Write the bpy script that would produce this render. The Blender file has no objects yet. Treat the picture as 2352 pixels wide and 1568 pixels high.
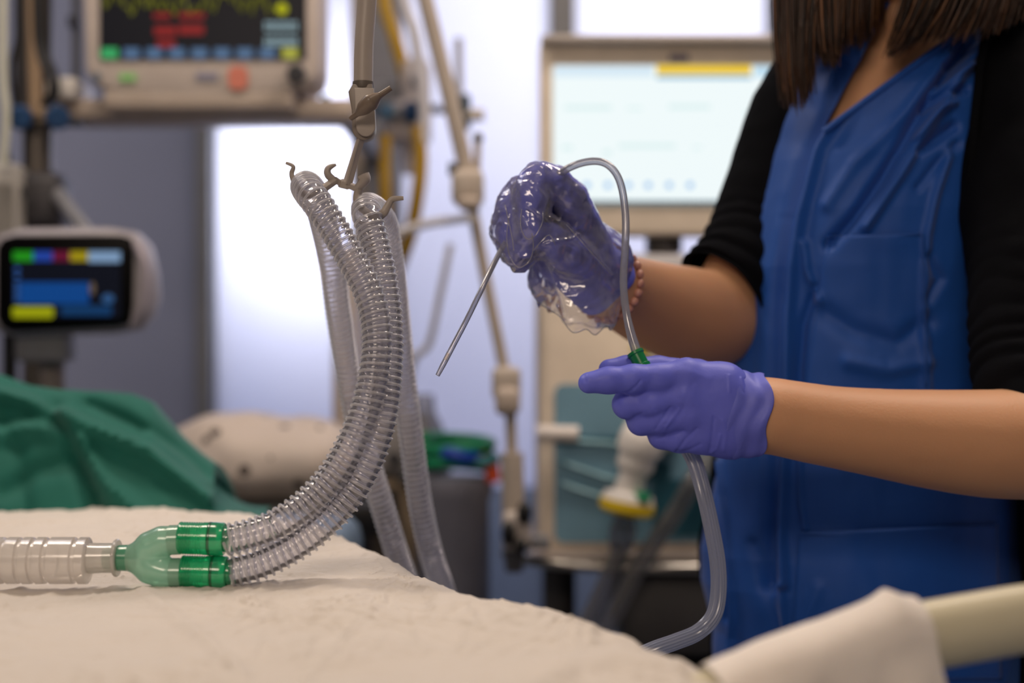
import bpy, bmesh, math, random
import numpy as np
from mathutils import Vector, Matrix, noise as mnoise
from mathutils.bvhtree import BVHTree
import openvdb
random.seed(7); rng = np.random.default_rng(7)
F = 2352*50/36.0           # focal length in pixels of the 2352 px wide frame (50 mm on 36 mm)
H = 1.15                   # camera height
col = bpy.context.scene.collection
def P(px, py, d): return Vector(((px-1176)/F*d, d, H-(py-784)/F*d))
def PA(pts): return [P(*p) for p in pts]
def lin(c):
    return tuple(((x/255.0)/12.92 if x/255.0 <= .04045 else ((x/255.0+.055)/1.055)**2.4) for x in c)

# ------------------------------------------------------------------ materials
def mat_base(name):
    m = bpy.data.materials.new(name); m.use_nodes = True
    nt = m.node_tree; b = nt.nodes['Principled BSDF']; return m, nt, b
def M(name, rgb, rough=.5, metal=0, var=.06, scale=20, bump=0, bscale=200, sss=0, sssr=(.01,.005,.003), coat=0, trans=0, alpha=1, ior=1.45, spec=.5, detail=4, sheen=0):
    m, nt, b = mat_base(name)
    c = lin(rgb)
    tc = nt.nodes.new('ShaderNodeTexCoord')
    n = nt.nodes.new('ShaderNodeTexNoise'); n.inputs['Scale'].default_value = scale; n.inputs['Detail'].default_value = detail
    nt.links.new(tc.outputs['Object'], n.inputs['Vector'])
    r = nt.nodes.new('ShaderNodeValToRGB')
    r.color_ramp.elements[0].position = .3; r.color_ramp.elements[1].position = .7
    r.color_ramp.elements[0].color = tuple(x*(1-var) for x in c)+(1,)
    r.color_ramp.elements[1].color = tuple(min(1, x*(1+var)) for x in c)+(1,)
    nt.links.new(n.outputs['Fac'], r.inputs['Fac']); nt.links.new(r.outputs['Color'], b.inputs['Base Color'])
    b.inputs['Roughness'].default_value = rough; b.inputs['Metallic'].default_value = metal
    b.inputs['IOR'].default_value = ior; b.inputs['Specular IOR Level'].default_value = spec
    if sss:
        b.inputs['Subsurface Weight'].default_value = sss; b.inputs['Subsurface Radius'].default_value = sssr; b.inputs['Subsurface Scale'].default_value = 1
    if coat: b.inputs['Coat Weight'].default_value = coat
    if trans: b.inputs['Transmission Weight'].default_value = trans
    if sheen: b.inputs['Sheen Weight'].default_value = sheen
    b.inputs['Alpha'].default_value = alpha
    if bump:
        n2 = nt.nodes.new('ShaderNodeTexNoise'); n2.inputs['Scale'].default_value = bscale; n2.inputs['Detail'].default_value = 5
        nt.links.new(tc.outputs['Object'], n2.inputs['Vector'])
        bp = nt.nodes.new('ShaderNodeBump'); bp.inputs['Strength'].default_value = bump; bp.inputs['Distance'].default_value = .002
        nt.links.new(n2.outputs['Fac'], bp.inputs['Height']); nt.links.new(bp.outputs['Normal'], b.inputs['Normal'])
    return m
def clear(name, tint=(235,238,245), edge=.75, face=.12, rough=.08, body=(170,175,190), bump=0, bscale=120, glossy=.35, blend=.35, ridged=False):
    """thin clear plastic: transparent, with more body where the wall is seen edge-on, plus gloss"""
    m, nt, b = mat_base(name); nt.nodes.remove(b)
    out = nt.nodes['Material Output']; N = nt.nodes.new; L = nt.links.new
    tr = N('ShaderNodeBsdfTransparent'); tr.inputs['Color'].default_value = lin(tint)+(1,)
    di = N('ShaderNodeBsdfPrincipled'); di.inputs['Base Color'].default_value = lin(body)+(1,); di.inputs['Roughness'].default_value = .35
    lw = N('ShaderNodeLayerWeight'); lw.inputs['Blend'].default_value = blend
    mr = N('ShaderNodeMapRange'); mr.inputs['To Min'].default_value = face; mr.inputs['To Max'].default_value = edge
    L(lw.outputs['Facing'], mr.inputs['Value'])
    mx = N('ShaderNodeMixShader'); L(mr.outputs['Result'], mx.inputs['Fac']); tl = N('ShaderNodeBsdfTranslucent'); tl.inputs['Color'].default_value = lin(body)+(1,)
    md = N('ShaderNodeMixShader'); md.inputs['Fac'].default_value = .45; L(di.outputs[0], md.inputs[1]); L(tl.outputs[0], md.inputs[2])
    L(tr.outputs[0], mx.inputs[1]); L(md.outputs[0], mx.inputs[2])
    gl = N('ShaderNodeBsdfGlossy'); gl.inputs['Roughness'].default_value = rough; gl.inputs['Color'].default_value = (1,1,1,1)
    fr = N('ShaderNodeFresnel'); fr.inputs['IOR'].default_value = 1.5
    mm = N('ShaderNodeMath'); mm.operation = 'MULTIPLY_ADD'; mm.inputs[1].default_value = glossy; mm.inputs[2].default_value = .03
    L(fr.outputs[0], mm.inputs[0])
    mx2 = N('ShaderNodeMixShader'); L(mm.outputs[0], mx2.inputs['Fac']); L(mx.outputs[0], mx2.inputs[1]); L(gl.outputs[0], mx2.inputs[2])
    if bump:
        tc = N('ShaderNodeTexCoord')
        if ridged:
            n2 = N('ShaderNodeTexVoronoi'); n2.feature = 'DISTANCE_TO_EDGE'; n2.inputs['Scale'].default_value = bscale
            n3 = N('ShaderNodeTexNoise'); n3.inputs['Scale'].default_value = bscale*.6
            va = N('ShaderNodeVectorMath'); va.operation = 'MULTIPLY_ADD'; va.inputs[1].default_value = (.03,.03,.03)
            L(n3.outputs['Color'], va.inputs[0]); L(tc.outputs['Object'], va.inputs[2]); L(tc.outputs['Object'], n3.inputs['Vector'])
            L(va.outputs[0], n2.inputs['Vector']); h = n2.outputs['Distance']
        else:
            n2 = N('ShaderNodeTexNoise'); n2.inputs['Scale'].default_value = bscale
            L(tc.outputs['Object'], n2.inputs['Vector']); h = n2.outputs['Fac']
        bp = N('ShaderNodeBump'); bp.inputs['Strength'].default_value = bump; bp.inputs['Distance'].default_value = .004
        L(h, bp.inputs['Height']); L(bp.outputs[0], gl.inputs['Normal']); L(bp.outputs[0], di.inputs['Normal'])
    L(mx2.outputs[0], out.inputs['Surface'])
    return m
def emit(name, rgb, s):
    m, nt, b = mat_base(name)
    b.inputs['Base Color'].default_value = (0.004,0.004,0.004,1); b.inputs['Roughness'].default_value = .35; b.inputs['Specular IOR Level'].default_value = .12
    b.inputs['Emission Color'].default_value = lin(rgb)+(1,); b.inputs['Emission Strength'].default_value = s
    return m

# ------------------------------------------------------------------ mesh helpers
def link(name, me, mat, parent=None, smooth=True, autosmooth=True):
    """parts keep vertices relative to the root of their thing"""
    me.name = name
    if mat is not None:
        for mm in (mat if isinstance(mat, (list, tuple)) else [mat]): me.materials.append(mm)
    o = bpy.data.objects.new(name, me); col.objects.link(o)
    if parent is not None:
        root = parent
        while root.parent: root = root.parent
        me.transform(Matrix.Translation(-root.location)); o.parent = parent
    else:
        co = np.empty(len(me.vertices)*3, dtype=np.float32); me.vertices.foreach_get('co', co); co = co.reshape(-1,3)
        c = Vector(((co[:,0].min()+co[:,0].max())/2, (co[:,1].min()+co[:,1].max())/2, co[:,2].min()))
        me.transform(Matrix.Translation(-c)); o.location = c
    if smooth:
        me.polygons.foreach_set('use_smooth', [True]*len(me.polygons))
        if autosmooth:
            try: me.set_sharp_from_angle(angle=math.radians(38))
            except Exception: pass
    me.update()
    return o
def thing(name, label, cat, loc, group=None):
    o = bpy.data.objects.new(name, None); col.objects.link(o); o.empty_display_size = .02
    o.location = loc; o['label'] = label; o['category'] = cat
    if group: o['group'] = group
    return o
def tag(o, label, cat, group=None, kind=None):
    o['label'] = label; o['category'] = cat
    if group: o['group'] = group
    if kind: o['kind'] = kind
    return o
def frame_of(t):
    t = Vector(t).normalized(); a = Vector((0,0,1)) if abs(t.z) < .9 else Vector((1,0,0))
    u = t.cross(a).normalized(); return u, t.cross(u).normalized()
class MB:
    def __init__(s): s.v = []; s.f = []; s.m = []
    def add(s, v, f, mi=0):
        o = len(s.v); s.v += [tuple(x) for x in v]; s.f += [tuple(i+o for i in q) for q in f]; s.m += [mi]*len(f); return s
    def box(s, c, size, bevel=0, rot=None, seg=2, mi=0):
        bm = bmesh.new(); bmesh.ops.create_cube(bm, size=1)
        bmesh.ops.scale(bm, vec=size, verts=bm.verts)
        if bevel: bmesh.ops.bevel(bm, geom=bm.edges[:], offset=min(bevel, min(size)*.48), segments=seg, affect='EDGES', profile=.5)
        mt = Matrix.Translation(c) @ (rot.to_4x4() if rot is not None else Matrix())
        bm.verts.index_update()
        s.add([mt @ v.co for v in bm.verts], [[v.index for v in f.verts] for f in bm.faces], mi); bm.free(); return s
    def sweep(s, pts, r, seg=12, cap=True, flute=None, mi=0, flat=None):
        pts = [Vector(p) for p in pts]; n = len(pts)
        rr = [r]*n if isinstance(r, (int,float)) else list(r)
        tang = [(pts[min(i+1,n-1)]-pts[max(i-1,0)]).normalized() for i in range(n)]
        u, w = frame_of(tang[0]); V = []; 
        for i in range(n):
            if i:
                q = tang[i-1].rotation_difference(tang[i]); u = q @ u
                u = (u - tang[i]*u.dot(tang[i])).normalized()
            w = tang[i].cross(u)
            for k in range(seg):
                a = 2*math.pi*k/seg; rad = rr[i]*(1 if not flute else 1+flute[1]*math.cos(a*flute[0]))
                fu, fw = (1, 1) if not flat else flat
                V.append(pts[i]+u*(math.cos(a)*rad*fu)+w*(math.sin(a)*rad*fw))
        fc = [[i*seg+k, i*seg+(k+1)%seg, (i+1)*seg+(k+1)%seg, (i+1)*seg+k] for i in range(n-1) for k in range(seg)]
        if cap: fc += [[k for k in range(seg)][::-1], [(n-1)*seg+k for k in range(seg)]]
        return s.add(V, fc, mi)
    def cyl(s, a, b, r0, r1=None, seg=24, mi=0): return s.sweep([a, b], [r0, r0 if r1 is None else r1], seg, mi=mi)
    def lathe(s, a, b, prof, seg=40, cap=True, mi=0):
        """profile of (t, r) along the axis a-b"""
        a = Vector(a); b = Vector(b); u, w = frame_of(b-a); V = []
        for t, r in prof:
            c = a.lerp(b, t)
            for k in range(seg):
                an = 2*math.pi*k/seg; V.append(c+u*math.cos(an)*r+w*math.sin(an)*r)
        n = len(prof)
        fc = [[i*seg+k, (i+1)*seg+k, (i+1)*seg+(k+1)%seg, i*seg+(k+1)%seg] for i in range(n-1) for k in range(seg)]
        if cap: fc += [[k for k in range(seg)], [(n-1)*seg+k for k in range(seg)][::-1]]
        return s.add(V, fc, mi)
    def ball(s, c, r, seg=16, sc=(1,1,1), mi=0):
        V = []; rings = seg//2; c = Vector(c)
        for i in range(rings+1):
            th = math.pi*i/rings
            for k in range(seg):
                a = 2*math.pi*k/seg
                V.append(c+Vector((math.sin(th)*math.cos(a)*r*sc[0], math.sin(th)*math.sin(a)*r*sc[1], math.cos(th)*r*sc[2])))
        return s.add(V, [[i*seg+k, (i+1)*seg+k, (i+1)*seg+(k+1)%seg, i*seg+(k+1)%seg] for i in range(rings) for k in range(seg)], mi)
    def plate(s, poly, depth, mt=None, bevel=0, mi=0, seg=3):
        """outline poly in local x,z, thickness along local +y, optional rounded rims"""
        bm = bmesh.new(); vs = [bm.verts.new((x,0,z)) for x, z in poly]
        f = bm.faces.new(vs); r = bmesh.ops.extrude_face_region(bm, geom=[f])
        bmesh.ops.translate(bm, vec=(0,depth,0), verts=[v for v in r['geom'] if isinstance(v, bmesh.types.BMVert)])
        bmesh.ops.recalc_face_normals(bm, faces=bm.faces)
        if bevel:
            es = [e for e in bm.edges if len(e.link_faces) == 2 and any(len(x.verts) > 4 or len(poly) <= 4 for x in e.link_faces)]
            bmesh.ops.bevel(bm, geom=es, offset=bevel, segments=seg, affect='EDGES', profile=.5)
        mt = mt or Matrix(); bm.verts.index_update()
        s.add([mt @ v.co for v in bm.verts], [[v.index for v in q.verts] for q in bm.faces], mi); bm.free(); return s
    def build(s, name, mat, parent=None, smooth=True, autosmooth=True):
        me = bpy.data.meshes.new(name); me.from_pydata(s.v, [], s.f); 
        if any(s.m): me.polygons.foreach_set('material_index', s.m)
        me.update()
        bm = bmesh.new(); bm.from_mesh(me); bmesh.ops.remove_doubles(bm, verts=bm.verts, dist=1e-6)
        bmesh.ops.recalc_face_normals(bm, faces=bm.faces); bm.to_mesh(me); bm.free()
        return link(name, me, mat, parent, smooth, autosmooth)
def rrect(x0, z0, x1, z1, r, n=6):
    out = []
    for cx, cz, a0 in ((x1-r,z1-r,0),(x0+r,z1-r,90),(x0+r,z0+r,180),(x1-r,z0+r,270)):
        for i in range(n+1):
            a = math.radians(a0+90*i/n); out.append((cx+r*math.cos(a), cz+r*math.sin(a)))
    return out
def spline(pts, n=12):
    p = [Vector(x) for x in pts]; p = [p[0]*2-p[1]]+p+[p[-1]*2-p[-2]]; out = []
    for i in range(1, len(p)-2):
        a, b, c, d = p[i-1:i+3]
        for k in range(n):
            t = k/n
            out.append(.5*((2*b)+(c-a)*t+(2*a-5*b+4*c-d)*t*t+(3*b-a-3*c+d)*t**3))
    out.append(p[-2]); return out
def resample(pts, step):
    pts = [Vector(p) for p in pts]; L = [0]
    for i in range(1, len(pts)): L.append(L[-1]+(pts[i]-pts[i-1]).length)
    n = max(2, int(round(L[-1]/step))+1); out = []; j = 0
    for i in range(n):
        s = L[-1]*i/(n-1)
        while j < len(L)-2 and L[j+1] < s: j += 1
        t = (s-L[j])/max(1e-9, L[j+1]-L[j]); out.append(pts[j].lerp(pts[j+1], t))
    return out
def interp(tab, x):
    xs = [t[0] for t in tab]
    return [float(np.interp(x, xs, [t[k] for t in tab])) for k in range(1, len(tab[0]))]

# noise on numpy arrays
_perm = rng.permutation(256).astype(np.int64); _grad = rng.normal(size=(256,3)); _grad /= np.linalg.norm(_grad, axis=1)[:,None]
def pnoise(p):
    p = np.asarray(p, dtype=np.float64); i = np.floor(p).astype(np.int64); f = p-i; u = f*f*f*(f*(f*6-15)+10); out = 0
    for a in (0,1):
        for b in (0,1):
            for c in (0,1):
                h = _perm[(_perm[(_perm[(i[:,0]+a)&255]+i[:,1]+b)&255]+i[:,2]+c)&255]
                g = (_grad[h]*(f-np.array([a,b,c]))).sum(1)
                out = out + g*(u[:,0] if a else 1-u[:,0])*(u[:,1] if b else 1-u[:,1])*(u[:,2] if c else 1-u[:,2])
    return out
def fbm(p, octs=4, ridge=False):
    s = 0; a = 1
    for o in range(octs):
        v = pnoise(p*2**o+o*17.3); s = s + a*((.5-np.abs(v))*1.4-.45 if ridge else v); a *= .5
    return s
# folds given as polylines over the projected picture of the cloth; displaces real vertices outwards
def to_px(co): d = co[:,1]; return np.stack([co[:,0]/d*F+1176, (H-co[:,2])/d*F+784], 1)
def fold_field(px, folds):
    s = np.zeros(len(px))
    for pl, w, a in folds:
        best = np.full(len(px), 1e9); pl = np.array(pl, float)
        for i in range(len(pl)-1):
            p, q = pl[i], pl[i+1]; e = q-p; t = np.clip(((px-p)@e)/(e@e), 0, 1)
            best = np.minimum(best, np.hypot(*(px-p-t[:,None]*e).T))
        s += a*np.exp(-(best/w)**2)
    return s
def co_of(me): c = np.empty(len(me.vertices)*3, dtype=np.float32); me.vertices.foreach_get('co', c); return c.reshape(-1,3).astype(np.float64)
def nor_of(me): c = np.empty(len(me.vertices)*3, dtype=np.float32); me.vertices.foreach_get('normal', c); return c.reshape(-1,3).astype(np.float64)
def set_co(me, c): me.vertices.foreach_set('co', c.astype(np.float32).ravel()); me.update()

# ------------------------------------------------------------------ distance-field modelling of organic forms
class Field:
    def __init__(s, lo, hi, vox):
        s.lo = np.array(lo, float); s.vox = vox; s.n = np.ceil((np.array(hi)-s.lo)/vox).astype(int)+1
        s.g = np.full(s.n, 1.0, dtype=np.float32)
    def _sub(s, lo, hi):
        a = np.clip(np.floor((np.array(lo)-s.lo)/s.vox).astype(int), 0, s.n); b = np.clip(np.ceil((np.array(hi)-s.lo)/s.vox).astype(int)+1, 0, s.n)
        if (b <= a).any(): return None
        ax = [(s.lo[i]+np.arange(a[i], b[i])*s.vox).astype(np.float32) for i in range(3)]
        return tuple(slice(a[i], b[i]) for i in range(3)), np.meshgrid(*ax, indexing='ij', sparse=True)
    def _put(s, sl, d, k):
        o = s.g[sl]
        if k > 0:
            h = np.clip(.5+.5*(o-d)/k, 0, 1); s.g[sl] = o*(1-h)+d*h-k*h*(1-h)
        else: s.g[sl] = np.minimum(o, d)
    def capsule(s, a, b, ra, rb, k=.006, flat=None):
        a = np.array(a, float); b = np.array(b, float); m = max(ra, rb)+k*1.5+s.vox*4
        r = s._sub(np.minimum(a,b)-m, np.maximum(a,b)+m)
        if r is None: return s
        sl, (X,Y,Z) = r; e = b-a; ee = max(1e-12, e@e)
        t = np.clip(((X-a[0])*e[0]+(Y-a[1])*e[1]+(Z-a[2])*e[2])/ee, 0, 1)
        dx = X-a[0]-t*e[0]; dy = Y-a[1]-t*e[1]; dz = Z-a[2]-t*e[2]
        if flat is not None: dx, dy, dz = dx/flat[0], dy/flat[1], dz/flat[2]
        d = np.sqrt(dx**2+dy**2+dz**2)-(ra+(rb-ra)*t)
        s._put(sl, d.astype(np.float32), k); return s
    def chain(s, pts, k=.006):
        """pts: (Vector, radius) ..."""
        for (a, ra), (b, rb) in zip(pts, pts[1:]): s.capsule(a, b, ra, rb, k)
        return s
    def ellip(s, c, r, k=.01):
        c = np.array(c, float); r = np.array(r, float); q = s._sub(c-r-k*2-s.vox*4, c+r+k*2+s.vox*4)
        if q is None: return s
        sl, (X,Y,Z) = q; kk = np.sqrt(((X-c[0])/r[0])**2+((Y-c[1])/r[1])**2+((Z-c[2])/r[2])**2)
        s._put(sl, ((kk-1)*r.min()).astype(np.float32), k); return s
    def mesh(s, name, iso=0.0, smooth=2):
        bg = s.vox*4; g = openvdb.FloatGrid(bg); g.copyFromArray(np.clip(s.g-iso, -bg, bg).astype(np.float32))
        pts, quads = g.convertToQuads(0.0) if hasattr(g, 'convertToQuads') else g.convertToPolygons(0.0)[:2]
        pts = np.asarray(pts, float)*s.vox+s.lo; me = bpy.data.meshes.new(name)
        me.from_pydata(pts.tolist(), [], np.asarray(quads).tolist()); me.update()
        bm = bmesh.new(); bm.from_mesh(me)
        for _ in range(smooth): bmesh.ops.smooth_vert(bm, verts=bm.verts, factor=.5, use_axis_x=True, use_axis_y=True, use_axis_z=True)
        bmesh.ops.recalc_face_normals(bm, faces=bm.faces); bm.to_mesh(me); bm.free(); me.update(); return me
# ================================================================== MATERIALS
beige = M('beige_plastic', (176,166,158), .45)
beige2 = M('warm_beige_plastic', (172,158,146), .5)
lgrey = M('light_grey_plastic', (190,190,192), .45)
grey = M('grey_paint', (120,120,124), .5)
dgrey = M('dark_grey_plastic', (62,62,66), .5)
black = M('black_plastic', (14,14,16), .35)
blackrub = M('black_rubber', (18,18,22), .6)
steel = M('brushed_steel', (170,165,158), .3, metal=1, var=.04)
blueknob = M('blue_plastic', (12,56,98), .5)
yellow = M('yellow_hose', (158,124,18), .5)
white_p = M('white_plastic', (225,220,214), .4)
red_p = M('orange_plastic', (225,90,50), .4)
green_p = M('green_plastic', (0,128,84), .4)

# ================================================================== THE ROOM
WY = 3.45                                  # the back wall
def wx(px): return (px-1176)/F*WY
def wz(py): return H-(py-784)/F*WY
def structure(name, mb, mat, smooth=False):
    o = mb.build(name, mat, None, smooth); o['kind'] = 'structure'; return o
structure('floor', MB().box((0,1.0,-.02), (7,7.4,.04)), M('vinyl_floor', (120,128,140), .35, scale=3))
structure('ceiling', MB().box((0,1.0,2.82), (7,7.4,.04)), M('ceiling_tile', (215,212,205), .8))
wallm = M('wall_paint', (178,180,188), .7)
structure('wall_left', MB().box((-3.02,1.0,1.4), (.04,7.4,2.8)), wallm)
structure('wall_right', MB().box((3.02,1.0,1.4), (.04,7.4,2.8)), wallm)
structure('wall_front', MB().box((0,-2.7,1.4), (6,.04,2.8)), wallm)
# back wall: blue grey solid panels, frosted glass bays between metal posts
x_a, x_b, x_c, x_d, x_e = wx(492), wx(852), wx(1262), wx(1318), wx(1765)
zc = wz(1120)                               # top of the low solid panel under the frosted bays
wb = MB()
wb.box(((x_a-3)/2, WY+.04, 1.4), (3+x_a, .08, 2.8))                     # left, solid
structure('wall_back', wb, M('blue_grey_panel', (138,144,168), .6, scale=2, var=.05))
lowm = M('low_blue_panel', (120,140,178), .55)
structure('wall_back_low', MB().box(((x_a+3)/2, WY+.04, zc/2), (3-x_a,.08,zc)), lowm)
postm = M('metal_post', (120,120,122), .4)
for i, (a, b) in enumerate(((x_b-.0, x_b+.05), (x_c, x_d), (x_e, x_e+.06), (x_a-.035, x_a+.0))):
    structure('trim_%d' % (i+1), MB().box(((a+b)/2, WY-.0, 1.4), (b-a, .1, 2.8), .004), postm)
def frosted(name, rgb, tr):
    m, nt, b = mat_base(name); nt.nodes.remove(b); out = nt.nodes['Material Output']
    t = nt.nodes.new('ShaderNodeBsdfTranslucent'); t.inputs['Color'].default_value = lin(rgb)+(1,)
    d = nt.nodes.new('ShaderNodeBsdfPrincipled'); d.inputs['Base Color'].default_value = lin(rgb)+(1,); d.inputs['Roughness'].default_value = .35
    mx = nt.nodes.new('ShaderNodeMixShader'); mx.inputs[0].default_value = tr
    nt.links.new(d.outputs[0], mx.inputs[1]); nt.links.new(t.outputs[0], mx.inputs[2]); nt.links.new(mx.outputs[0], out.inputs[0]); return m
frost = frosted('frosted_glass', (236,238,250), .75)
zt = 2.8
for i, (a, b) in enumerate(((x_a, x_b), (x_b+.05, x_c), (x_d, x_e), (x_e+.06, 3.0))):
    structure('window_%d' % (i+1), MB().box(((a+b)/2, WY+.03, (zc+zt)/2), (b-a, .012, zt-zc)), frost)
# unseen divider added behind the glass to keep the bays' light apart
structure('bay_light_divider', MB().box((x_b+.02, WY+.6, 1.4), (.03, 1.0, 2.8)), wallm)
def area(name, loc, rot, sx, sy, power, rgb):
    l = bpy.data.lights.new(name, 'AREA'); l.shape = 'RECTANGLE'; l.size = sx; l.size_y = sy; l.energy = power; l.color = lin(rgb)
    o = bpy.data.objects.new(name, l); o.location = loc; o.rotation_euler = rot; col.objects.link(o); return o
R = math.radians
area('pane_backlight', ((x_a+x_b)/2+.03, WY+.36, 1.56), (R(90),0,R(180)), .3, .5, 6.5, (255,253,250))  # unseen light added close behind the first pane, fading downwards
area('pane_backlight', ((x_b+x_e)/2+.25, WY+.8, 2.0), (R(85),0,R(180)), 1.8, .9, 26, (255,251,244))  # unseen light added to brighten the remaining panes from behind
# treatment room lights: warm troffers, dim cooler one at the back, two added fills
area('ceiling_and_fill_light', (-.75, 1.55, 2.75), (R(-6),0,0), .5, .3, 13, (255,236,216))
area('ceiling_and_fill_light', (.5, .5, 2.75), (R(-5),0,0), .4, .3, 4, (255,232,208))
area('ceiling_and_fill_light', (-.6, -1.3, 2.35), (R(62),0,R(-8)), 1.2, .5, 21, (255,232,210))  # added soft fill from behind the camera, no real fixture
area('ceiling_and_fill_light', (.75, 1.7, 2.7), (R(22),0,0), .9, .3, 24, (255,236,220))  # added fill aimed at the ventilator front, no real fixture
area('ceiling_and_fill_light', (-1.3, 2.1, 2.75), (R(12),0,0), .8, .4, 7, (235,232,240))
w = bpy.data.worlds.new('World'); bpy.context.scene.world = w; w.use_nodes = True
w.node_tree.nodes['Background'].inputs[0].default_value = lin((120,150,225))+(1,); w.node_tree.nodes['Background'].inputs[1].default_value = .7

# ================================================================== BACKGROUND EQUIPMENT
# pendant column with gas hoses
dC = 2.95
def X(px, d): return (px-1176)/F*d
def Zp(py, d): return H-(py-784)/F*d
t = thing('pendant_column', 'tall grey pendant column behind the corrugated hoses, from ceiling down past the shelf', 'column', (X(868,dC), dC, 0))
MB().box((X(868,dC), dC, 1.4), (X(922,dC)-X(814,dC), .12, 2.8), .012, seg=3).build('column_body', M('column_grey', (104,104,110), .45), t)
MB().box((X(830,dC), dC-.064, 1.4), (.03, .01, 2.78), .003).build('column_rail', M('column_rail', (138,126,114), .4), t)
# shelf with clamp onto the left pole
dS = 2.35
t = thing('equipment_shelf', 'long beige shelf rail across the pale window carrying the large patient monitor', 'shelf', (X(470,dS), dS, Zp(290,dS)))
x0, x1 = X(148,dS), X(818,dS)
MB().box(((x0+x1)/2, dS+.0, Zp(261,dS)), (x1-x0, .11, (285-238)/F*dS), .01).build('shelf_board', beige2, t)
MB().box((X(168,dS), dS-.02, Zp(218,dS)), ((205-132)/F*dS, .1, 50/F*dS), .008).build('end_block', white_p, t)
MB().box((X(178,dS), dS-.06, Zp(293,dS)), (.045,.05,.012), .003).build('under_clip', dgrey, t)
MB().cyl((X(755,dS), dS-.04, Zp(239,dS)), (X(755,dS), dS-.04, Zp(229,dS)), .007).build('green_stud', M('green_stud',(20,90,80)), t)
MB().box((x1-.02, (dS+dC)/2, Zp(261,dS)), (.03, dC-dS-.1, .03), .006).build('bracket', grey, t)
# patient monitor
dM = 2.25
t = thing('patient_monitor', 'large beige patient monitor with black trace screen standing on the long shelf', 'monitor', (X(455,dM), dM, Zp(236,dM)))
u = dM/F
def mon(px, py): return ((px-455)*u, -(py-236)*u)
c0 = P(455,236,dM)
def outline(pts): return [mon(*p) for p in pts]
poly = [mon(185,-330), mon(725,-330), mon(733,-300), mon(734,150), mon(728,178), mon(708,198), mon(640,214), mon(455,222), mon(270,214), mon(222,198), mon(200,172), mon(194,150), mon(182,-300)][::-1]
MB().plate(poly, .12, Matrix.Translation(c0), .008).build('housing', M('monitor_housing', (186,174,166), .45), t)
MB().box((c0.x, dM+.05, Zp(228,dM)), (.3,.1,.03), .005).build('foot', beige2, t)
fy = dM-.001
def pplate(name, a, b, mat, parent, y, th=.002, r=None, d=None, dz=0):
    """rounded plate whose front lies at depth y; a and b are its corners measured at depth d"""
    d = d or y; xa, za = X(a[0],d), Zp(a[1],d); xb, zb = X(b[0],d), Zp(b[1],d)
    r = r if r is not None else .001
    r = min(r, abs(xb-xa)*.49, abs(zb-za)*.49)
    return MB().plate(rrect(min(xa,xb), min(za,zb), max(xa,xb), max(za,zb), r), th, Matrix.Translation((0,y,0))).build(name, mat, parent, smooth=False)
scr = pplate('screen', (228,-280), (703,136), emit('monitor_screen', (20,22,32), .5), t, dM-.003, r=.004)
yel = emit('trace_yellow', (150,150,20), .55)
tr = MB(); x = 236; q = []
while x < 640:
    q.append(P(x, 10+random.uniform(-26,26), dM-.005)); x += random.uniform(5,9)
tr.sweep(q, .0014, 5); tr.build('waveform', yel, scr)
q = [P(236+i*6, -60+18*math.sin(i*.9)+random.uniform(-8,8), dM-.005) for i in range(70)]
MB().sweep(q, .0015, 5).build('waveform', emit('trace_green', (60,160,60), .6), scr)
redm = emit('alert_red', (180,44,46), .5)
for a, b in (((352,30),(392,42)),((410,30),(470,42)),((354,61),(404,81)),((410,58),(468,78)),((360,92),(402,108))):
    pplate('alert_text', a, b, redm, scr, dM-.0045, .0015, .002)
wh = emit('value_white', (165,195,205), .7)
for py in (54,66,90,101):
    for k in range(6):
        pplate('value_mark', (608+k*13,py-4), (617+k*13,py+4), wh, scr, dM-.0045, .0015, .001)
MB().cyl(P(648,20,dM-.003), P(648,20,dM-.007), .009).build('alarm_icon', emit('icon_yellow', (190,190,30), .8), scr)
for k in range(9):
    c = (70,200,120) if k == 0 else (96,130,170)
    if k == 8: c = (205,205,80)
    xs = 232+k*52
    pplate('soft_key', (xs,110), (xs+(36 if k else 38),134), emit('key_%d%d%d' % c, c, .6), scr, dM-.0045, .0015, .001)
bz = dM-.001
for px in (283,303):
    MB().cyl(P(px,177,bz), P(px,177,bz-.006), .0055).build('status_light', emit('led_green', (130,205,100), .6), t)
MB().cyl(P(222,175,bz), P(222,175,bz-.006), .006).build('power_button', M('slate_button', (90,110,130)), t)
pplate('name_plate', (450,166), (500,184), M('name_plate', (130,128,146)), t, bz-.002, .004)
pplate('silence_button', (524,152), (568,205), M('salmon_button', (206,120,100)), t, bz-.004, .006, .01)
MB().lathe(P(680,170,bz), P(680,170,bz-.03), [(0,.0155),(.8,.0145),(1,.012)]).build('control_knob', dgrey, t)
# thin pole + left equipment pole
dL = 2.3
t = thing('infusion_pole', 'thick grey metal equipment pole at the left edge with blue clamp knobs', 'pole', (X(82,dL), dL, 0))
MB().cyl((X(85,dL),dL,0), (X(88,dL),dL,2.8), .0235).build('pole', M('pole_grey', (92,86,80), .35, metal=.5), t)
MB().cyl((X(52,dL),dL+.01,Zp(270,dL)), (X(46,dL),dL+.01,2.8), .016).build('side_rail', M('dark_rail', (70,66,64), .4, metal=.4), t)
MB().sweep([P(78,-400,dL-.03), P(76,0,dL-.03), P(82,265,dL-.03)], .011, 10).build('brown_strip', M('tan_strip', (150,126,100)), t)
MB().cyl((X(70,dL),dL,0), (X(70,dL),dL,.05), .058, .05).build('base', dgrey, t)
for px in (46,132):
    MB().lathe(P(px,270,dL-.02), P(px,270,dL-.07), [(0,.012),(.3,.02),(.9,.019),(1,.015)]).build('clamp_knob', blueknob, t)
MB().box(P(88,268,dL), (.085,.06,.028), .006).build('clamp', M('clamp_beige',(150,134,112)), t)
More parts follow.
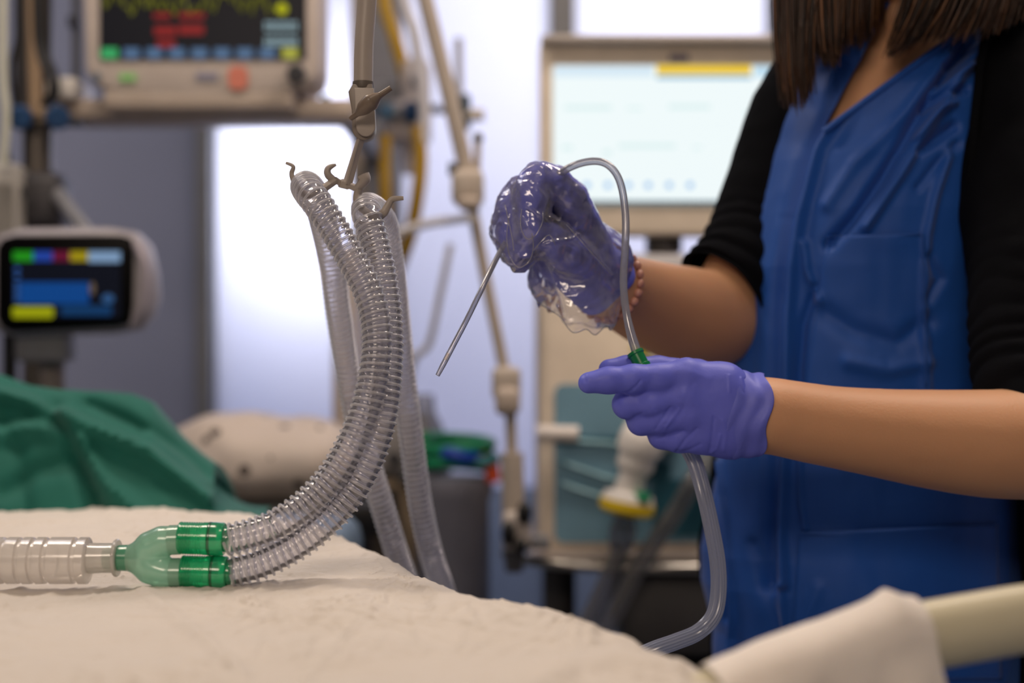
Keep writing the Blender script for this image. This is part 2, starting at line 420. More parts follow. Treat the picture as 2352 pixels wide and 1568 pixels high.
MB().box(P(100,465,dL), ((158-50)/F*dL, .08, (525-390)/F*dL), .02, seg=3).build('joint', M('joint_dark', (52,50,54), .5), t)
MB().sweep([P(128,440,dL-.02), P(190,520,dL-.1), P(205,545,dL-.16)], .012, 12).build('support_arm', grey, t)
t = thing('drip_rod', 'thin grey vertical rod left of the large monitor housing', 'rod', (X(176,2.45), 2.45, Zp(240,dS)))
MB().cyl((X(177,2.45),2.45,Zp(240,dS)), (X(170,2.45),2.45,2.8), .0085).build('rod', M('rod_grey', (104,104,108), .4), t)
MB().box(P(168,50,2.44), (.016,.016,.02), .003).build('stop', dgrey, t)
cb = MB()
for k, (dx, w0) in enumerate(((0,0),(8,14),(-6,8))):
    cb.sweep(spline([P(84+dx,-300,dL-.06), P(86+dx,20,dL-.06), P(94+dx*1.3,110,dL-.06), P(112+dx*1.4+w0*.3,170,dL-.07), P(116+w0,215,dL-.07), P(100+dx,242,dL-.06)], 8), .0045, 8)
tag(cb.build('cable_bundle', blackrub), 'bundle of looping black cables hanging from the pole beside the large monitor', 'cable')
cb = MB(); cb.sweep(spline([P(30,255,dL-.04), P(12,320,dL-.05), P(32,400,dL-.05), P(70,470,dL-.06)], 8), .004, 8); cb.sweep(spline([P(34,250,dL-.04), P(26,150,dL-.05), P(42,40,dL-.05), P(40,-300,dL-.05)], 8), .0035, 8)
tag(cb.build('cable', blackrub), 'single dark cable curving down the left side of the grey pole', 'cable')
t = thing('infusion_pump', 'pale grey boxy pump at the left edge above the small monitor', 'pump', (X(-20,2.25), 2.25, Zp(580,2.25)))
MB().box((X(-10,2.25), 2.27, Zp(480,2.25)), (.085,.09,.145), .014, seg=3).build('housing', M('pump_grey', (160,156,150)), t)
pplate('front_panel', (-40,420), (28,540), M('pump_panel', (128,124,118)), t, 2.222, .006, .008)
tag(MB().sweep(spline([P(8,-300,2.2),P(6,100,2.2),P(8,200,2.2),P(14,270,2.2),P(6,380,2.2)],8), .007, 10).build('drip_tube', M('drip_tube',(190,190,176),.3)), 'whitish drip tube running down the left edge to the pump', 'tube')
# small portable monitor
dP = 2.12
t = thing('portable_monitor', 'small black-fronted monitor with coloured bars on a pole at the left edge', 'monitor', (X(150,dP), dP, Zp(770,dP)))
def pp(px, py): return (X(px,dP), Zp(py,dP))
shell = [pp(-30,560), pp(-8,536), pp(40,522), pp(240,520), pp(300,530), pp(330,560), pp(346,620), pp(350,680), pp(338,725), pp(312,756), pp(240,766), pp(20,772), pp(-20,760), pp(-30,740)]
MB().plate(shell, .07, Matrix.Translation((0,dP,0)), .018, seg=4).build('shell', M('shell_grey', (150,144,148), .4), t)
front = [pp(-4,570), pp(8,550), pp(34,541), pp(280,540), pp(303,548), pp(309,570), pp(306,700), pp(300,742), pp(270,750), pp(30,762), pp(8,752), pp(-4,730)]
MB().plate(front, .012, Matrix.Translation((0,dP-.008,0)), .003).build('front_glass', M('black_glass', (4,4,5), .35, spec=.1), t)
MB().sweep(spline([P(312,560,dP), P(332,610,dP-.01), P(330,700,dP-.01), P(306,748,dP)],8), .007, 10).build('grip', M('grip_grey', (150,142,150)), t)
scr = pplate('screen', (28,575), (276,730), emit('small_screen', (8,16,34), .5), t, dP-.0105, .003, .004)
for a, b, c in (((30,577),(76,599),(40,170,30)), ((77,577),(120,599),(40,80,190)), ((121,577),(160,599),(120,20,60)), ((161,577),(202,599),(190,170,20)), ((203,577),(276,602),(150,185,225))):
    pplate('colour_tab', a, b, emit('tab_%d_%d' % (c[0],c[2]), c, .6), scr, dP-.012, .0015)
pplate('chart', (46,648), (204,698), emit('chart_blue', (10,80,160), .6), scr, dP-.012, .0015)
pplate('alarm_bar', (28,704), (122,730), emit('bar_yellow', (175,180,14), .65), scr, dP-.012, .0015, .004)
pplate('lower_bar', (140,702), (256,724), emit('bar_blue', (14,62,110), .7), scr, dP-.012, .0015, .003)
for k, py in enumerate((618,634,652,664,676,688)):
    pplate('scale_mark', (34,py-4), (44,py+4), emit('mark_blue', (60,110,190), .6), scr, dP-.012, .0015)
MB().ball(P(212,662,dP-.012), .006, 12, (.7,.3,1.6)).build('figure_icon', emit('icon_tan', (130,110,90), .5), scr)
MB().ball(P(248,686,dP-.012), .009, 12, (1,.2,.8)).build('dial_icon', emit('icon_blue', (60,110,170), .5), scr)
MB().cyl((X(108,dP+.06),dP+.085,Zp(765,dP)), (X(108,dP+.06),dP+.085,0), .019).build('stand_pole', M('stand_tan', (128,118,112), .4), t)
MB().box((X(108,dP+.06),dP+.055,Zp(740,dP)), (.08,.06,.12), .01).build('mount', grey, t)
MB().cyl((X(108,dP+.06),dP+.085,0), (X(108,dP+.06),dP+.085,.04), .055).build('base', dgrey, t)
MB().cyl((X(22,dP+.12),dP+.12,Zp(762,dP)), (X(24,dP+.12),dP+.12,0), .011).build('cable_post', black, t)

# gas and fluid lines in the middle
dY = 2.6
tag(MB().sweep(spline([P(868,-300,dY),P(880,-20,dY),P(905,80,dY),P(928,160,dY),P(940,215,dY-.02),P(943,300,dY)],8), .013, 12).build('yellow_hose', yellow), 'yellow gas hose coming down from the top beside the grey column', 'hose')
tag(MB().sweep(spline([P(885,310,dY-.1),P(882,380,dY-.1),P(884,460,dY-.1),P(880,520,dY-.08),P(860,600,dY-.02)],8), .011, 12).build('yellow_hose', yellow), 'darker yellow hose hanging below the blue knob, left one of the lower pair', 'hose')
tag(MB().sweep(spline([P(958,290,dY-.1),P(966,360,dY-.1),P(960,440,dY-.1),P(944,530,dY-.08),P(920,600,dY-.05),P(880,700,dY+.02)],8), .0125, 12).build('yellow_hose', yellow), 'yellow hose bending left below the beige box, right one of the lower pair', 'hose')
t = thing('gas_outlet_box', 'blurred beige outlet box with blue knobs between the hoses', 'box', (X(955,dY), dY, Zp(340,dY)))
MB().box(P(958,235,dY), (62/F*dY, .09, 190/F*dY), .014, seg=3).build('housing', M('outlet_beige', (176,168,166)), t)
MB().box(P(930,280,dY-.02), (80/F*dY, .06, 90/F*dY), .012).build('manifold', M('manifold', (180,172,172)), t)
MB().cyl(P(905,258,dY-.06), P(945,258,dY-.06), .013).build('spindle', grey, t)
MB().ball(P(945,258,dY-.07), .019, 16, (.8,.8,1.1)).build('blue_knob', blueknob, t)
MB().box(P(890,257,dY-.06), (.03,.03,.028), .006).build('blue_cap', M('pale_blue_cap', (50,84,112)), t)
MB().ball(P(957,183,dY-.05), .012).build('port', grey, t)
MB().cyl(P(985,250,dY-.02), P(1012,250,dY-.02), .008).build('side_port', dgrey, t)
MB().cyl(P(944,325,dY), P(944,400,dY), .02, .014).build('drop_stem', M('drop_stem',(176,168,170)), t)
MB().cyl(P(899,290,dY), P(899,330,dY), .014, .01).build('drop_stem', M('drop_stem_dark',(110,84,80)), t)
MB().box((X(900,dY), dY+.07, Zp(215,dY)), (.12,.1,.05), .01).build('mount', grey, t)
lt = M('pale_tubing', (188,186,190), .3)
tag(MB().sweep(spline([P(905,-300,2.5),P(925,-20,2.5),P(950,70,2.5),P(962,140,2.5),P(975,260,2.5),P(970,330,2.5)],8), .011, 10).build('pale_hose', lt), 'pale grey hose beside the yellow one, running down to the beige outlet box', 'hose')
tag(MB().sweep(spline([P(870,560,2.3),P(915,535,2.3),P(975,515,2.3),P(1040,505,2.3),P(1080,500,2.05)],8), .0075, 10).build('pale_hose', lt), 'thin pale hose crossing sideways to the jointed arm', 'hose')
tag(MB().sweep(spline([P(1035,560,2.4),P(1010,680,2.4),P(985,790,2.4),P(950,830,2.4),P(930,960,2.45)],8), .006, 8).build('pale_hose', lt), 'thin pale tube hanging behind the catheter tip', 'hose')
# jointed second arm
dA = 2.12
armt = M('arm_beige', (172,160,148), .45)
t = thing('jointed_arm', 'beige jointed support arm running down between the windows to the ventilator', 'arm', (X(1180,dA), dA, Zp(1310,dA)))
MB().sweep([P(905,-300,dA), P(975,-10,dA), P(1032,220,dA), P(1078,420,dA)], .0125, 14).build('upper_tube', armt, t)
MB().box(P(1075,432,dA), (74/F*dA, .06, 82/F*dA), .012, seg=3).build('joint_block', armt, t)
MB().box(P(1078,468,dA-.02), (52/F*dA, .05, 30/F*dA), .01).build('joint_cap', beige2, t)
MB().cyl(P(1030,388,dA), P(1052,388,dA), .01).build('joint_screw', dgrey, t)
MB().cyl(P(1095,400,dA), P(1098,305,dA), .006).build('lever_rod', armt, t)
MB().ball(P(1098,318,dA), .008).build('lever_tip', dgrey, t)
MB().sweep([P(1084,470,dA), P(1120,660,dA), P(1160,860,dA)], .0088, 12).build('lower_tube', armt, t)
MB().box(P(1163,880,dA), (66/F*dA,.055,76/F*dA), .01, seg=3).build('joint_block', armt, t)
MB().box(P(1166,920,dA-.012), (58/F*dA,.05,66/F*dA), .012, seg=3).build('joint_block', beige2, t)
MB().cyl(P(1172,940,dA), P(1176,1060,dA), .0085).build('post', armt, t)
MB().cyl(P(1176,1040,dA), P(1180,1190,dA), .017).build('post_sleeve', armt, t)
MB().box(P(1186,1215,dA), (66/F*dA,.06,90/F*dA), .012, seg=3).build('mount_clamp', beige, t)
MB().ball(P(1204,1178,dA-.03), .014, 14, (.8,.8,1.3)).build('black_knob', black, t)
MB().ball(P(1168,1225,dA-.03), .015, 14, (.7,.7,1.3)).build('black_knob', black, t)
MB().ball(P(1196,1250,dA-.03), .01).build('black_knob', black, t)
MB().cyl(P(1181,1262,dA-.01), P(1181,1312,dA-.01), .017, .013).build('hand_screw', dgrey, t)
MB().box(P(1225,1245,dA+.02), (.05,.03,.02), .004).build('rail_bar', grey, t)
t = thing('slim_rod', 'slim grey rod with dark clamp beside the jointed arm, in front of the pale window', 'rod', (X(1053,2.5), 2.5, Zp(300,2.5)))
MB().cyl(P(1053,88,2.5), P(1056,300,2.5), .0075).build('rod', M('rod_pale', (160,160,168), .4), t)
MB().box(P(1068,258,2.48), (.02,.04,.06), .006).build('clamp', M('clamp_dark', (44,56,66)), t)
MB().cyl(P(1070,264,2.47), P(1112,264,2.47), .0105).build('stub', M('stub_beige', (180,170,154)), t)
MB().cyl(P(1060,258,2.48), P(985,252,2.55), .006).build('stay', grey, t)

# ventilator
dV = 2.2
t = thing('ventilator', 'beige ventilator with large bright screen and teal-windowed body behind the gloved hands', 'ventilator', (X(1450,dV), dV+.1, 0))
vb = M('ventilator_beige', (218,204,186), .5)
MB().plate(rrect(X(1240,dV), Zp(540,dV), X(1860,dV), Zp(88,dV), .012), .06, Matrix.Translation((0,dV,0)), .006).build('screen_housing', vb, t)
MB().box(((X(1240,dV)+X(1860,dV))/2, dV+.015, Zp(94,dV)), (X(1860,dV)-X(1244,dV), .07, .012), .004).build('top_ridge', beige, t)
pplate('camera_plate', (1538,124), (1582,140), M('slate_label', (104,98,116)), t, dV-.003, .004)
scr = pplate('screen', (1270,150), (1822,468), emit('bright_screen', (240,250,251), 1.0), t, dV-.003, .004, .006)
y2 = dV-.0045
pplate('alarm_banner', (1508,150), (1726,171), emit('banner_yellow', (244,205,40), .95), scr, y2, .0015)
pplate('header_strip', (1274,151), (1500,176), emit('header_blue', (214,233,245), 1.0), scr, y2, .0015)
pplate('header_strip', (1732,151), (1818,176), emit('header_blue2', (190,222,240), 1.0), scr, y2, .0015)
pplate('banner_strip', (1508,173), (1726,181), emit('banner_blue', (120,180,215), .9), scr, y2, .0015)  # blue strip on the screen below the banner
pplate('footer_strip', (1272,461), (1820,468), emit('footer_teal', (30,110,140), .6), scr, y2, .0015)
for px in (1348,1396,1443,1489,1537,1585):
    pplate('footer_icon', (px-7,418), (px+7,432), emit('icon_pale_blue', (130,188,244), .9), scr, y2, .0015, .004)
ln = emit('trace_pale', (214,234,234), 1.05)
for a, b in (((1296,242),(1405,252)), ((1440,246),(1475,252)), ((1535,240),(1632,250)), ((1290,334),(1316,344)), ((1420,330),(1552,340)), ((1590,336),(1612,342)), ((1385,344),(1404,356)), ((1712,254),(1728,274))):
    pplate('trace_mark', a, b, ln, scr, y2, .0015, .002)
MB().cyl((X(1535,dV),dV+.06,Zp(520,dV)), (X(1535,dV),dV+.06,Zp(620,dV)), .02).build('neck', M('neck_dark', (96,92,92)), t)
MB().box((X(1535,dV),dV+.07,Zp(548,dV)), (.055,.05,.04), .008).build('neck_joint', M('neck_joint', (74,72,72)), t)
MB().box(((X(1390,dV)+X(1800,dV))/2,dV+.12,Zp(622,dV)), (X(1800,dV)-X(1390,dV), .25, .055), .02, seg=3).build('top_cap', M('cap_grey', (160,158,160)), t)
MB().plate(rrect(X(1236,dV), Zp(1285,dV), X(1860,dV), Zp(640,dV), .02), .32, Matrix.Translation((0,dV,0)), .01).build('body', vb, t)
pplate('teal_window', (1274,882), (1790,1246), M('teal_window', (112,150,170), .25, scale=6, var=.12), t, dV-.004, .006, .014)
tealh = M('teal_highlight', (128,172,182), .3)  # lighter teal strips, highlights painted onto the window
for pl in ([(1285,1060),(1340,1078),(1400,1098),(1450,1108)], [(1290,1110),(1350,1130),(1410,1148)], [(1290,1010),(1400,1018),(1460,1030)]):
    MB().sweep(spline([P(a,b,dV-.006) for a,b in pl],8), .007, 10, flat=(1,.5)).build('painted_highlight', tealh, t)
tealdk = M('teal_dark', (44,90,106), .3)  # darker teal plates lying on the window
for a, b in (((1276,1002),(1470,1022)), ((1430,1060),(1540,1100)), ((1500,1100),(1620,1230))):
    pplate('dark_plate', a, b, tealdk, t, dV-.006, .003, .008)
MB().cyl(P(1232,994,dV-.03), P(1328,996,dV-.03), .012).build('side_port', M('port_white', (214,206,200)), t)
rim = [P(1160,1268,dV-.02), P(1210,1285,dV-.05), P(1300,1297,dV-.08), P(1450,1304,dV-.09), P(1620,1304,dV-.09), P(1800,1296,dV-.06), P(1870,1280,dV+.0)]
MB().sweep(spline(rim,8), .0085, 12).build('tray_rim', steel, t)
MB().plate([(X(1215,dV),Zp(1284,dV)),(X(1860,dV),Zp(1284,dV)),(X(1860,dV),Zp(1262,dV)),(X(1215,dV),Zp(1262,dV))], .34, Matrix.Translation((0,dV-.06,0)), .003).build('tray', M('tray_grey', (150,138,128)), t)
MB().cyl((X(1284,dV+.1),dV+.1,Zp(1290,dV)), (X(1284,dV+.1),dV+.1,.05), .0265).build('column', M('column_dark', (58,56,56), .4), t)
MB().box((X(1560,dV),dV+.1,Zp(1400,dV)), ((1700-1430)/F*dV,.3,(1490-1310)/F*dV), .01).build('lower_cabinet', M('cabinet_dark', (66,64,64), .5), t)
MB().box((X(1480,dV),dV+.1,.06), (.55,.45,.12), .02).build('wheel_base', dgrey, t)
MB().box((X(1560,dV),dV+.1,(.1+Zp(1490,dV))/2), (.16,.2,Zp(1490,dV)-.08), .01).build('leg_column', black, t)
for px in (1300,1660):
    MB().cyl((X(px,dV),dV,.0), (X(px,dV),dV,.03), .03).build('caster', black, t)
MB().ball(P(1478,800,dV-.06), .018, 18, (1.1,.8,.55)).build('yellow_nozzle', M('lemon_plastic', (224,210,30), .4), t)
MB().cyl(P(1480,803,dV-.05), P(1480,806,dV+.01), .008).build('nozzle_stub', black, t)
# exhalation fitting, filter and patient hoses of the ventilator
t = thing('breathing_filter', 'white elbow fitting with round yellow-edged filter below the nearer gloved hand', 'filter', P(1440,1200,dV-.1))
dF = dV-.1
MB().sweep(spline([P(1520,985,dV-.005), P(1500,990,dF+.03), P(1478,1005,dF), P(1466,1040,dF), P(1458,1075,dF)],8), [.034]*24+[.028]*9, 20).build('elbow', white_p, t)
MB().lathe(P(1460,1068,dF), P(1440,1140,dF), [(0,.026),(.2,.024),(.25,.02),(.9,.022),(1,.03)]).build('neck', white_p, t)
a_, b_ = P(1446,1128,dF), P(1436,1182,dF)
MB().lathe(a_, b_, [(0,.02),(.1,.036),(.4,.039),(.45,.036)]).build('filter_lid', white_p, t)
MB().lathe(a_, b_, [(.4,.036),(.42,.041),(.8,.041),(.95,.034),(1,.02)]).build('filter_rim', M('filter_yellow', (222,190,30), .4), t)
MB().lathe(P(1476,1130,dF-.025), P(1474,1148,dF-.025), [(0,.01),(.8,.013),(1,.013)]).build('green_cap', green_p, t)
MB().lathe(P(1436,1182,dF), P(1424,1262,dF), [(0,.015),(.3,.017),(.35,.02),(.9,.018),(1,.014)]).build('lower_port', clear('grey_port', face=.5, body=(120,126,140)), t)
gh = clear('grey_hose_plastic', tint=(205,208,216), face=.35, edge=.85, body=(150,148,146))
tag(MB().sweep(spline([P(1424,1262,dF),P(1405,1310,dF),P(1370,1390,dF),P(1330,1470,dF),P(1270,1600,dF),P(1200,1780,dF+.05)],8), .0135, 14).build('ventilator_hose', gh), 'translucent grey hose hanging from the yellow-edged filter', 'hose')
tag(MB().sweep(spline([P(1640,1040,dF+.09),P(1600,1090,dF),P(1555,1170,dF),P(1480,1280,dF),P(1430,1370,dF),P(1385,1460,dF),P(1320,1620,dF),P(1260,1800,dF+.05)],8), .0135, 14).build('ventilator_hose', gh), 'translucent grey hose slanting down beside the blue gown', 'hose')
# things between: beige cart, patterned bundle, bin with tubing
dB = 2.5
t = thing('equipment_cart', 'beige cart behind the corrugated hoses, its flat side towards the bed', 'cart', (X(850,dB), dB+.1, 0))
MB().box(((X(700,dB)+X(968,dB))/2, dB+.12, Zp(1095,dB)/2+.03), (X(950,dB)-X(700,dB), .22, Zp(1095,dB)-.06), .012).build('cabinet', M('cart_tan', (176,156,130)), t)
MB().box((X(786,dB),dB+.12,(Zp(560,dB)+Zp(1095,dB))/2), (56/F*dB,.2,Zp(560,dB)-Zp(1095,dB)), .012).build('upright', M('upright_beige', (186,174,166)), t)
MB().box((X(900,dB),dB+.06,Zp(1020,dB)), (.13,.16,.11), .02, seg=3).build('top_unit', M('top_unit_grey', (150,146,146)), t)
MB().ball(P(905,1052,dB-.03), .012).build('dark_knob', dgrey, t)
for k in (-1,1): MB().cyl((X(850,dB)+k*.08,dB+.05,0), (X(850,dB)+k*.08,dB+.05,.07), .03).build('caster', black, t)
dW = 2.3
t = thing('side_table', 'dark side table under the pale patterned bundle', 'table', (X(580,dW), dW+.1, 0))
MB().box((X(520,dW), dW+.12, Zp(1185,dW)), (.52,.36,.05), .008).build('table_top', black, t)
for k in (-1,1): MB().cyl((X(520,dW)+k*.2,dW+.12,0), (X(520,dW)+k*.2,dW+.12,Zp(1185,dW)), .02).build('leg', dgrey, t)
bf = Field((X(330,dW)-.05,dW-.1,Zp(1175,dW)-.03), (X(790,dW)+.05,dW+.35,Zp(930,dW)+.05), .005)
zb = Zp(1152,dW)
bf.ellip((X(480,dW),dW+.12,zb+.055), (.12,.13,.07), .03).ellip((X(500,dW),dW+.12,zb+.1), (.06,.09,.035), .03).ellip((X(610,dW),dW+.12,zb+.05), (.12,.13,.075), .04).ellip((X(700,dW),dW+.1,zb+.06), (.075,.12,.068), .03)
me = bf.mesh('bundle'); c = co_of(me); c += nor_of(me)*(pnoise(c*16)*.012)[:,None]; c[:,2] = np.maximum(c[:,2], Zp(1185,dW)+.026); set_co(me, c)
pm, nt, b = mat_base('patterned_cloth'); tc = nt.nodes.new('ShaderNodeTexCoord'); vo = nt.nodes.new('ShaderNodeTexVoronoi'); vo.inputs['Scale'].default_value = 18
rp = nt.nodes.new('ShaderNodeValToRGB'); rp.color_ramp.interpolation = 'CONSTANT'; rp.color_ramp.elements[0].color = lin((70,62,58))+(1,); rp.color_ramp.elements[1].position = .17; rp.color_ramp.elements[1].color = lin((205,192,182))+(1,)
nt.links.new(tc.outputs['Object'], vo.inputs['Vector']); nt.links.new(vo.outputs['Distance'], rp.inputs['Fac']); nt.links.new(rp.outputs['Color'], b.inputs['Base Color']); b.inputs['Roughness'].default_value = .8
tag(link('pillow', me, pm), 'pale pillow-like bundle with scattered dark print beyond the green drape', 'pillow')
dG = 2.4
t = thing('waste_bin', 'dark grey bin standing behind the second pair of hoses', 'bin', (X(1035,dG), dG, 0))
zt_ = Zp(1095,dG)
MB().lathe((X(1040,dG),dG,.0), (X(1040,dG),dG,zt_), [(0,.06),(.02,.065),(.96,.062),(.97,.068),(1,.068)]).build('bin_body', M('bin_grey', (122,122,134), .5), t)
t = thing('tubing_coil', 'coil of green and blue tubing with orange ends lying on the dark grey bin', 'tubing', (X(1050,dG), dG, zt_))
co_ = [Vector((X(1052,dG)+.056*math.cos(a)*(1-.03*k), dG+.05*math.sin(a), zt_+.012+.0035*a)) for k in range(1) for a in np.linspace(0,5*math.pi,70)]
MB().sweep(co_, .0105, 10).build('green_coil', green_p, t)
MB().sweep(spline([P(1022,1040,dG-.05),P(1045,1045,dG-.06),P(1075,1052,dG-.055),P(1098,1040,dG-.03)],8), .012, 12).build('blue_coil', M('royal_blue', (10,60,160), .4), t)
MB().ball(P(1094,1034,dG-.03), .016, 14, (1.1,1,.8)).build('orange_end', red_p, t)
MB().cyl(P(1128,1066,dG-.03), P(1134,1106,dG-.03), .013).build('orange_end', red_p, t)
MB().sweep(spline([P(1096,1062,dG-.05),P(1118,1060,dG-.05),P(1140,1052,dG-.03)],8), .009, 10).build('teal_end', M('teal_plastic',(60,120,130)), t)
t = thing('glass_flask', 'blurred pale grey bottle unit next to the green tubing coil', 'bottle', P(975,1060,2.5))
MB().lathe(P(975,1075,2.5), P(975,905,2.5), [(0,.03),(.05,.034),(.55,.034),(.75,.02),(1,.016)]).build('bottle', clear('flask_plastic', face=.5, body=(170,168,170)), t)
MB().box((X(975,2.5),2.5,Zp(1075,2.5)-.012), (.09,.09,.024), .005).build('foot', dgrey, t)
MB().cyl((X(975,2.5),2.5,Zp(1075,2.5)-.02), (X(975,2.5),2.5,.0), .012).build('stand', dgrey, t)
# ================================================================== BED
ZB = H-.19                                  # top of the bedding
def onbed(px, py): d = .19*F/(py-784); return Vector((X(px,d), d, ZB))
edge_px = [(-260,1188),(-120,1180),(0,1176),(60,1172),(250,1164),(330,1168),(420,1176),(540,1185),(650,1202),(740,1228),(850,1278),(940,1328),(1000,1366),(1060,1382),(1150,1398),(1240,1420),(1330,1452),(1400,1472),(1480,1508),(1560,1536),(1640,1568),(1760,1622),(1900,1700)]
ed = resample(spline([onbed(*p) for p in edge_px], 8), .0021)
nu = len(ed)
near = [Vector((-.75+1.15*i/(nu-1), .42, ZB)) for i in range(nu)]
nv = 460; drop = 50
ed_a = np.array(ed); nr_a = np.array(near); out_n = np.gradient(ed_a, axis=0); out_n = np.stack([-out_n[:,1], out_n[:,0], 0*out_n[:,0]],1); out_n /= np.linalg.norm(out_n,axis=1)[:,None]
if out_n[nu//2].dot(ed_a[nu//2]-nr_a[nu//2]) < 0: out_n = -out_n
V = []
for v in range(nv+drop):
    if v < nv:
        t = v/(nv-1); t = 1-(1-t)**1.0
        row = nr_a*(1-t)+ed_a*t
    else:
        k = (v-nv+1)/drop; s = k*.42; r = .03
        if s < r*math.pi/2: dx, dz = r*math.sin(s/r), r*(1-math.cos(s/r))
        else: dx, dz = r+.02*(s-r), r+(s-r*math.pi/2)
        row = ed_a+out_n*dx+np.array([0,0,-dz])
    V.append(row)
V = np.array(V)                                   # rows, cols, 3
flat = V.reshape(-1,3).copy()
big = fbm(flat*np.array([5,5,5]), 2)*.007
# crinkled non-woven: directional creases and fine crumple
th = .5; rot = np.stack([flat[:,0]*math.cos(th)+flat[:,1]*math.sin(th), -flat[:,0]*math.sin(th)+flat[:,1]*math.cos(th), flat[:,2]],1)
warp = np.stack([pnoise(flat*14+k*9) for k in range(3)],1)*.035
crease = fbm((rot+warp)*np.array([16,34,20]), 3, ridge=True)*.0040
fine = fbm((flat+warp*.4)*70, 3, ridge=True)*.0007
mask = np.clip(.5+pnoise(flat*7+3)*1.6, .18, 1)
for k_, (an, fx_, fy_, am) in enumerate(((.45,9,48,.0017),(-.6,8,55,.0015),(1.25,11,60,.0012),(.1,14,90,.0007),(.9,20,110,.0005))):
    rt = np.stack([flat[:,0]*math.cos(an)+flat[:,1]*math.sin(an), -flat[:,0]*math.sin(an)+flat[:,1]*math.cos(an), flat[:,2]*0+k_*5.3],1)+warp*.9
    v_ = pnoise(rt*np.array([fx_,fy_,1])); mk = np.clip(pnoise(flat*9+k_*11)*2.2+.35, 0, 1)
    fine = fine+np.clip(1-np.abs(v_)*5,0,1)**1.5*mk*am*1.7
edge_bump = np.zeros(len(flat))
px_ = to_px(flat)
lump = fold_field(px_, [([(1010,1392),(1180,1425),(1350,1480)],26,.006), ([(560,1330),(700,1335),(820,1380)],40,.004), ([(900,1330),(700,1290)],25,.003),
  ([(700,1560),(880,1380)],10,.0032), ([(690,1566),(870,1386)],8,-.002), ([(330,1370),(470,1480),(560,1560)],16,.003), ([(1240,1600),(1330,1540),(1420,1520),(1560,1560)],22,.007)])
flat[:,2] += big+(crease*mask+fine)+lump
keep = (np.hypot(px_[:,0]-300, (px_[:,1]-1340)*1.0) < 0)
V = flat.reshape(V.shape)
nr_, nc_ = V.shape[:2]
fc = [(i*nc_+j, i*nc_+j+1, (i+1)*nc_+j+1, (i+1)*nc_+j) for i in range(nr_-1) for j in range(nc_-1)]
me = bpy.data.meshes.new('sheet'); me.from_pydata(V.reshape(-1,3).tolist(), [], fc); me.update()
bedm = M('bed_pad_fabric', (214,206,197), .85, bump=.5, bscale=180, var=.02)
bed = thing('hospital_bed', 'hospital bed in the foreground with mattress and beige side rail at lower right', 'bed', (0,.9,0))
tag(link('bed_cover', me, bedm), 'crinkled white absorbent sheet covering the foreground bed under the green-cuffed hoses', 'sheet')
cover_bvh = BVHTree.FromPolygons([tuple(v) for v in V.reshape(-1,3)], fc)
poly = [(ed_a[i][0]-out_n[i][0]*.012, ed_a[i][1]-out_n[i][1]*.012) for i in range(0,nu,6)]+[(.38,.44),(-.74,.44)]
bm = bmesh.new(); vs = [bm.verts.new((x,y,ZB-.018)) for x,y in poly]; f = bm.faces.new(vs); r = bmesh.ops.extrude_face_region(bm, geom=[f])
bmesh.ops.translate(bm, vec=(0,0,-.12), verts=[v for v in r['geom'] if isinstance(v, bmesh.types.BMVert)]); bmesh.ops.recalc_face_normals(bm, faces=bm.faces)
me = bpy.data.meshes.new('mattress'); bm.to_mesh(me); bm.free(); link('mattress', me, M('mattress_vinyl', (70,90,120), .5), bed, smooth=False)
MB().box((-.3,.9,.62), (.55,.9,.06), .01).build('bed_frame', beige2, bed)
MB().box((-.3,.9,.73), (.5,.85,.18), .01).build('bed_deck', beige2, bed)
MB().box((-.3,.9,.34), (.2,.3,.5), .02).build('lift_column', lgrey, bed)
MB().box((-.3,.9,.1), (.5,1.0,.08), .02).build('undercarriage', lgrey, bed)
for sx in (-1,1):
    for sy in (-1,1): MB().cyl((-.3+sx*.22-.015,.9+sy*.45,.06),(-.3+sx*.22+.015,.9+sy*.45,.06),.06).build('caster', black, bed)
# side rail, cream coloured, curving up to the right
railm = M('rail_cream', (214,206,178), .4, var=.03)
def RD(px): return .80+.05*(px-1700)/650
rail = [P(x,y,RD(x)) for x,y in ((1560,1660),(1700,1590),(1850,1530),(2000,1486),(2130,1460),(2240,1440),(2360,1420),(2480,1412),(2600,1420),(2680,1520),(2700,1750),(2700,1950))]
MB().sweep(resample(spline(rail,10),.006), .0205, 24, flat=(.75,1)).build('side_rail', railm, bed)
MB().sweep([P(2700,1900,RD(2700)), P(2690,2100,.86)+Vector((0,0,-.05))], .016, 16).build('rail_post', railm, bed)
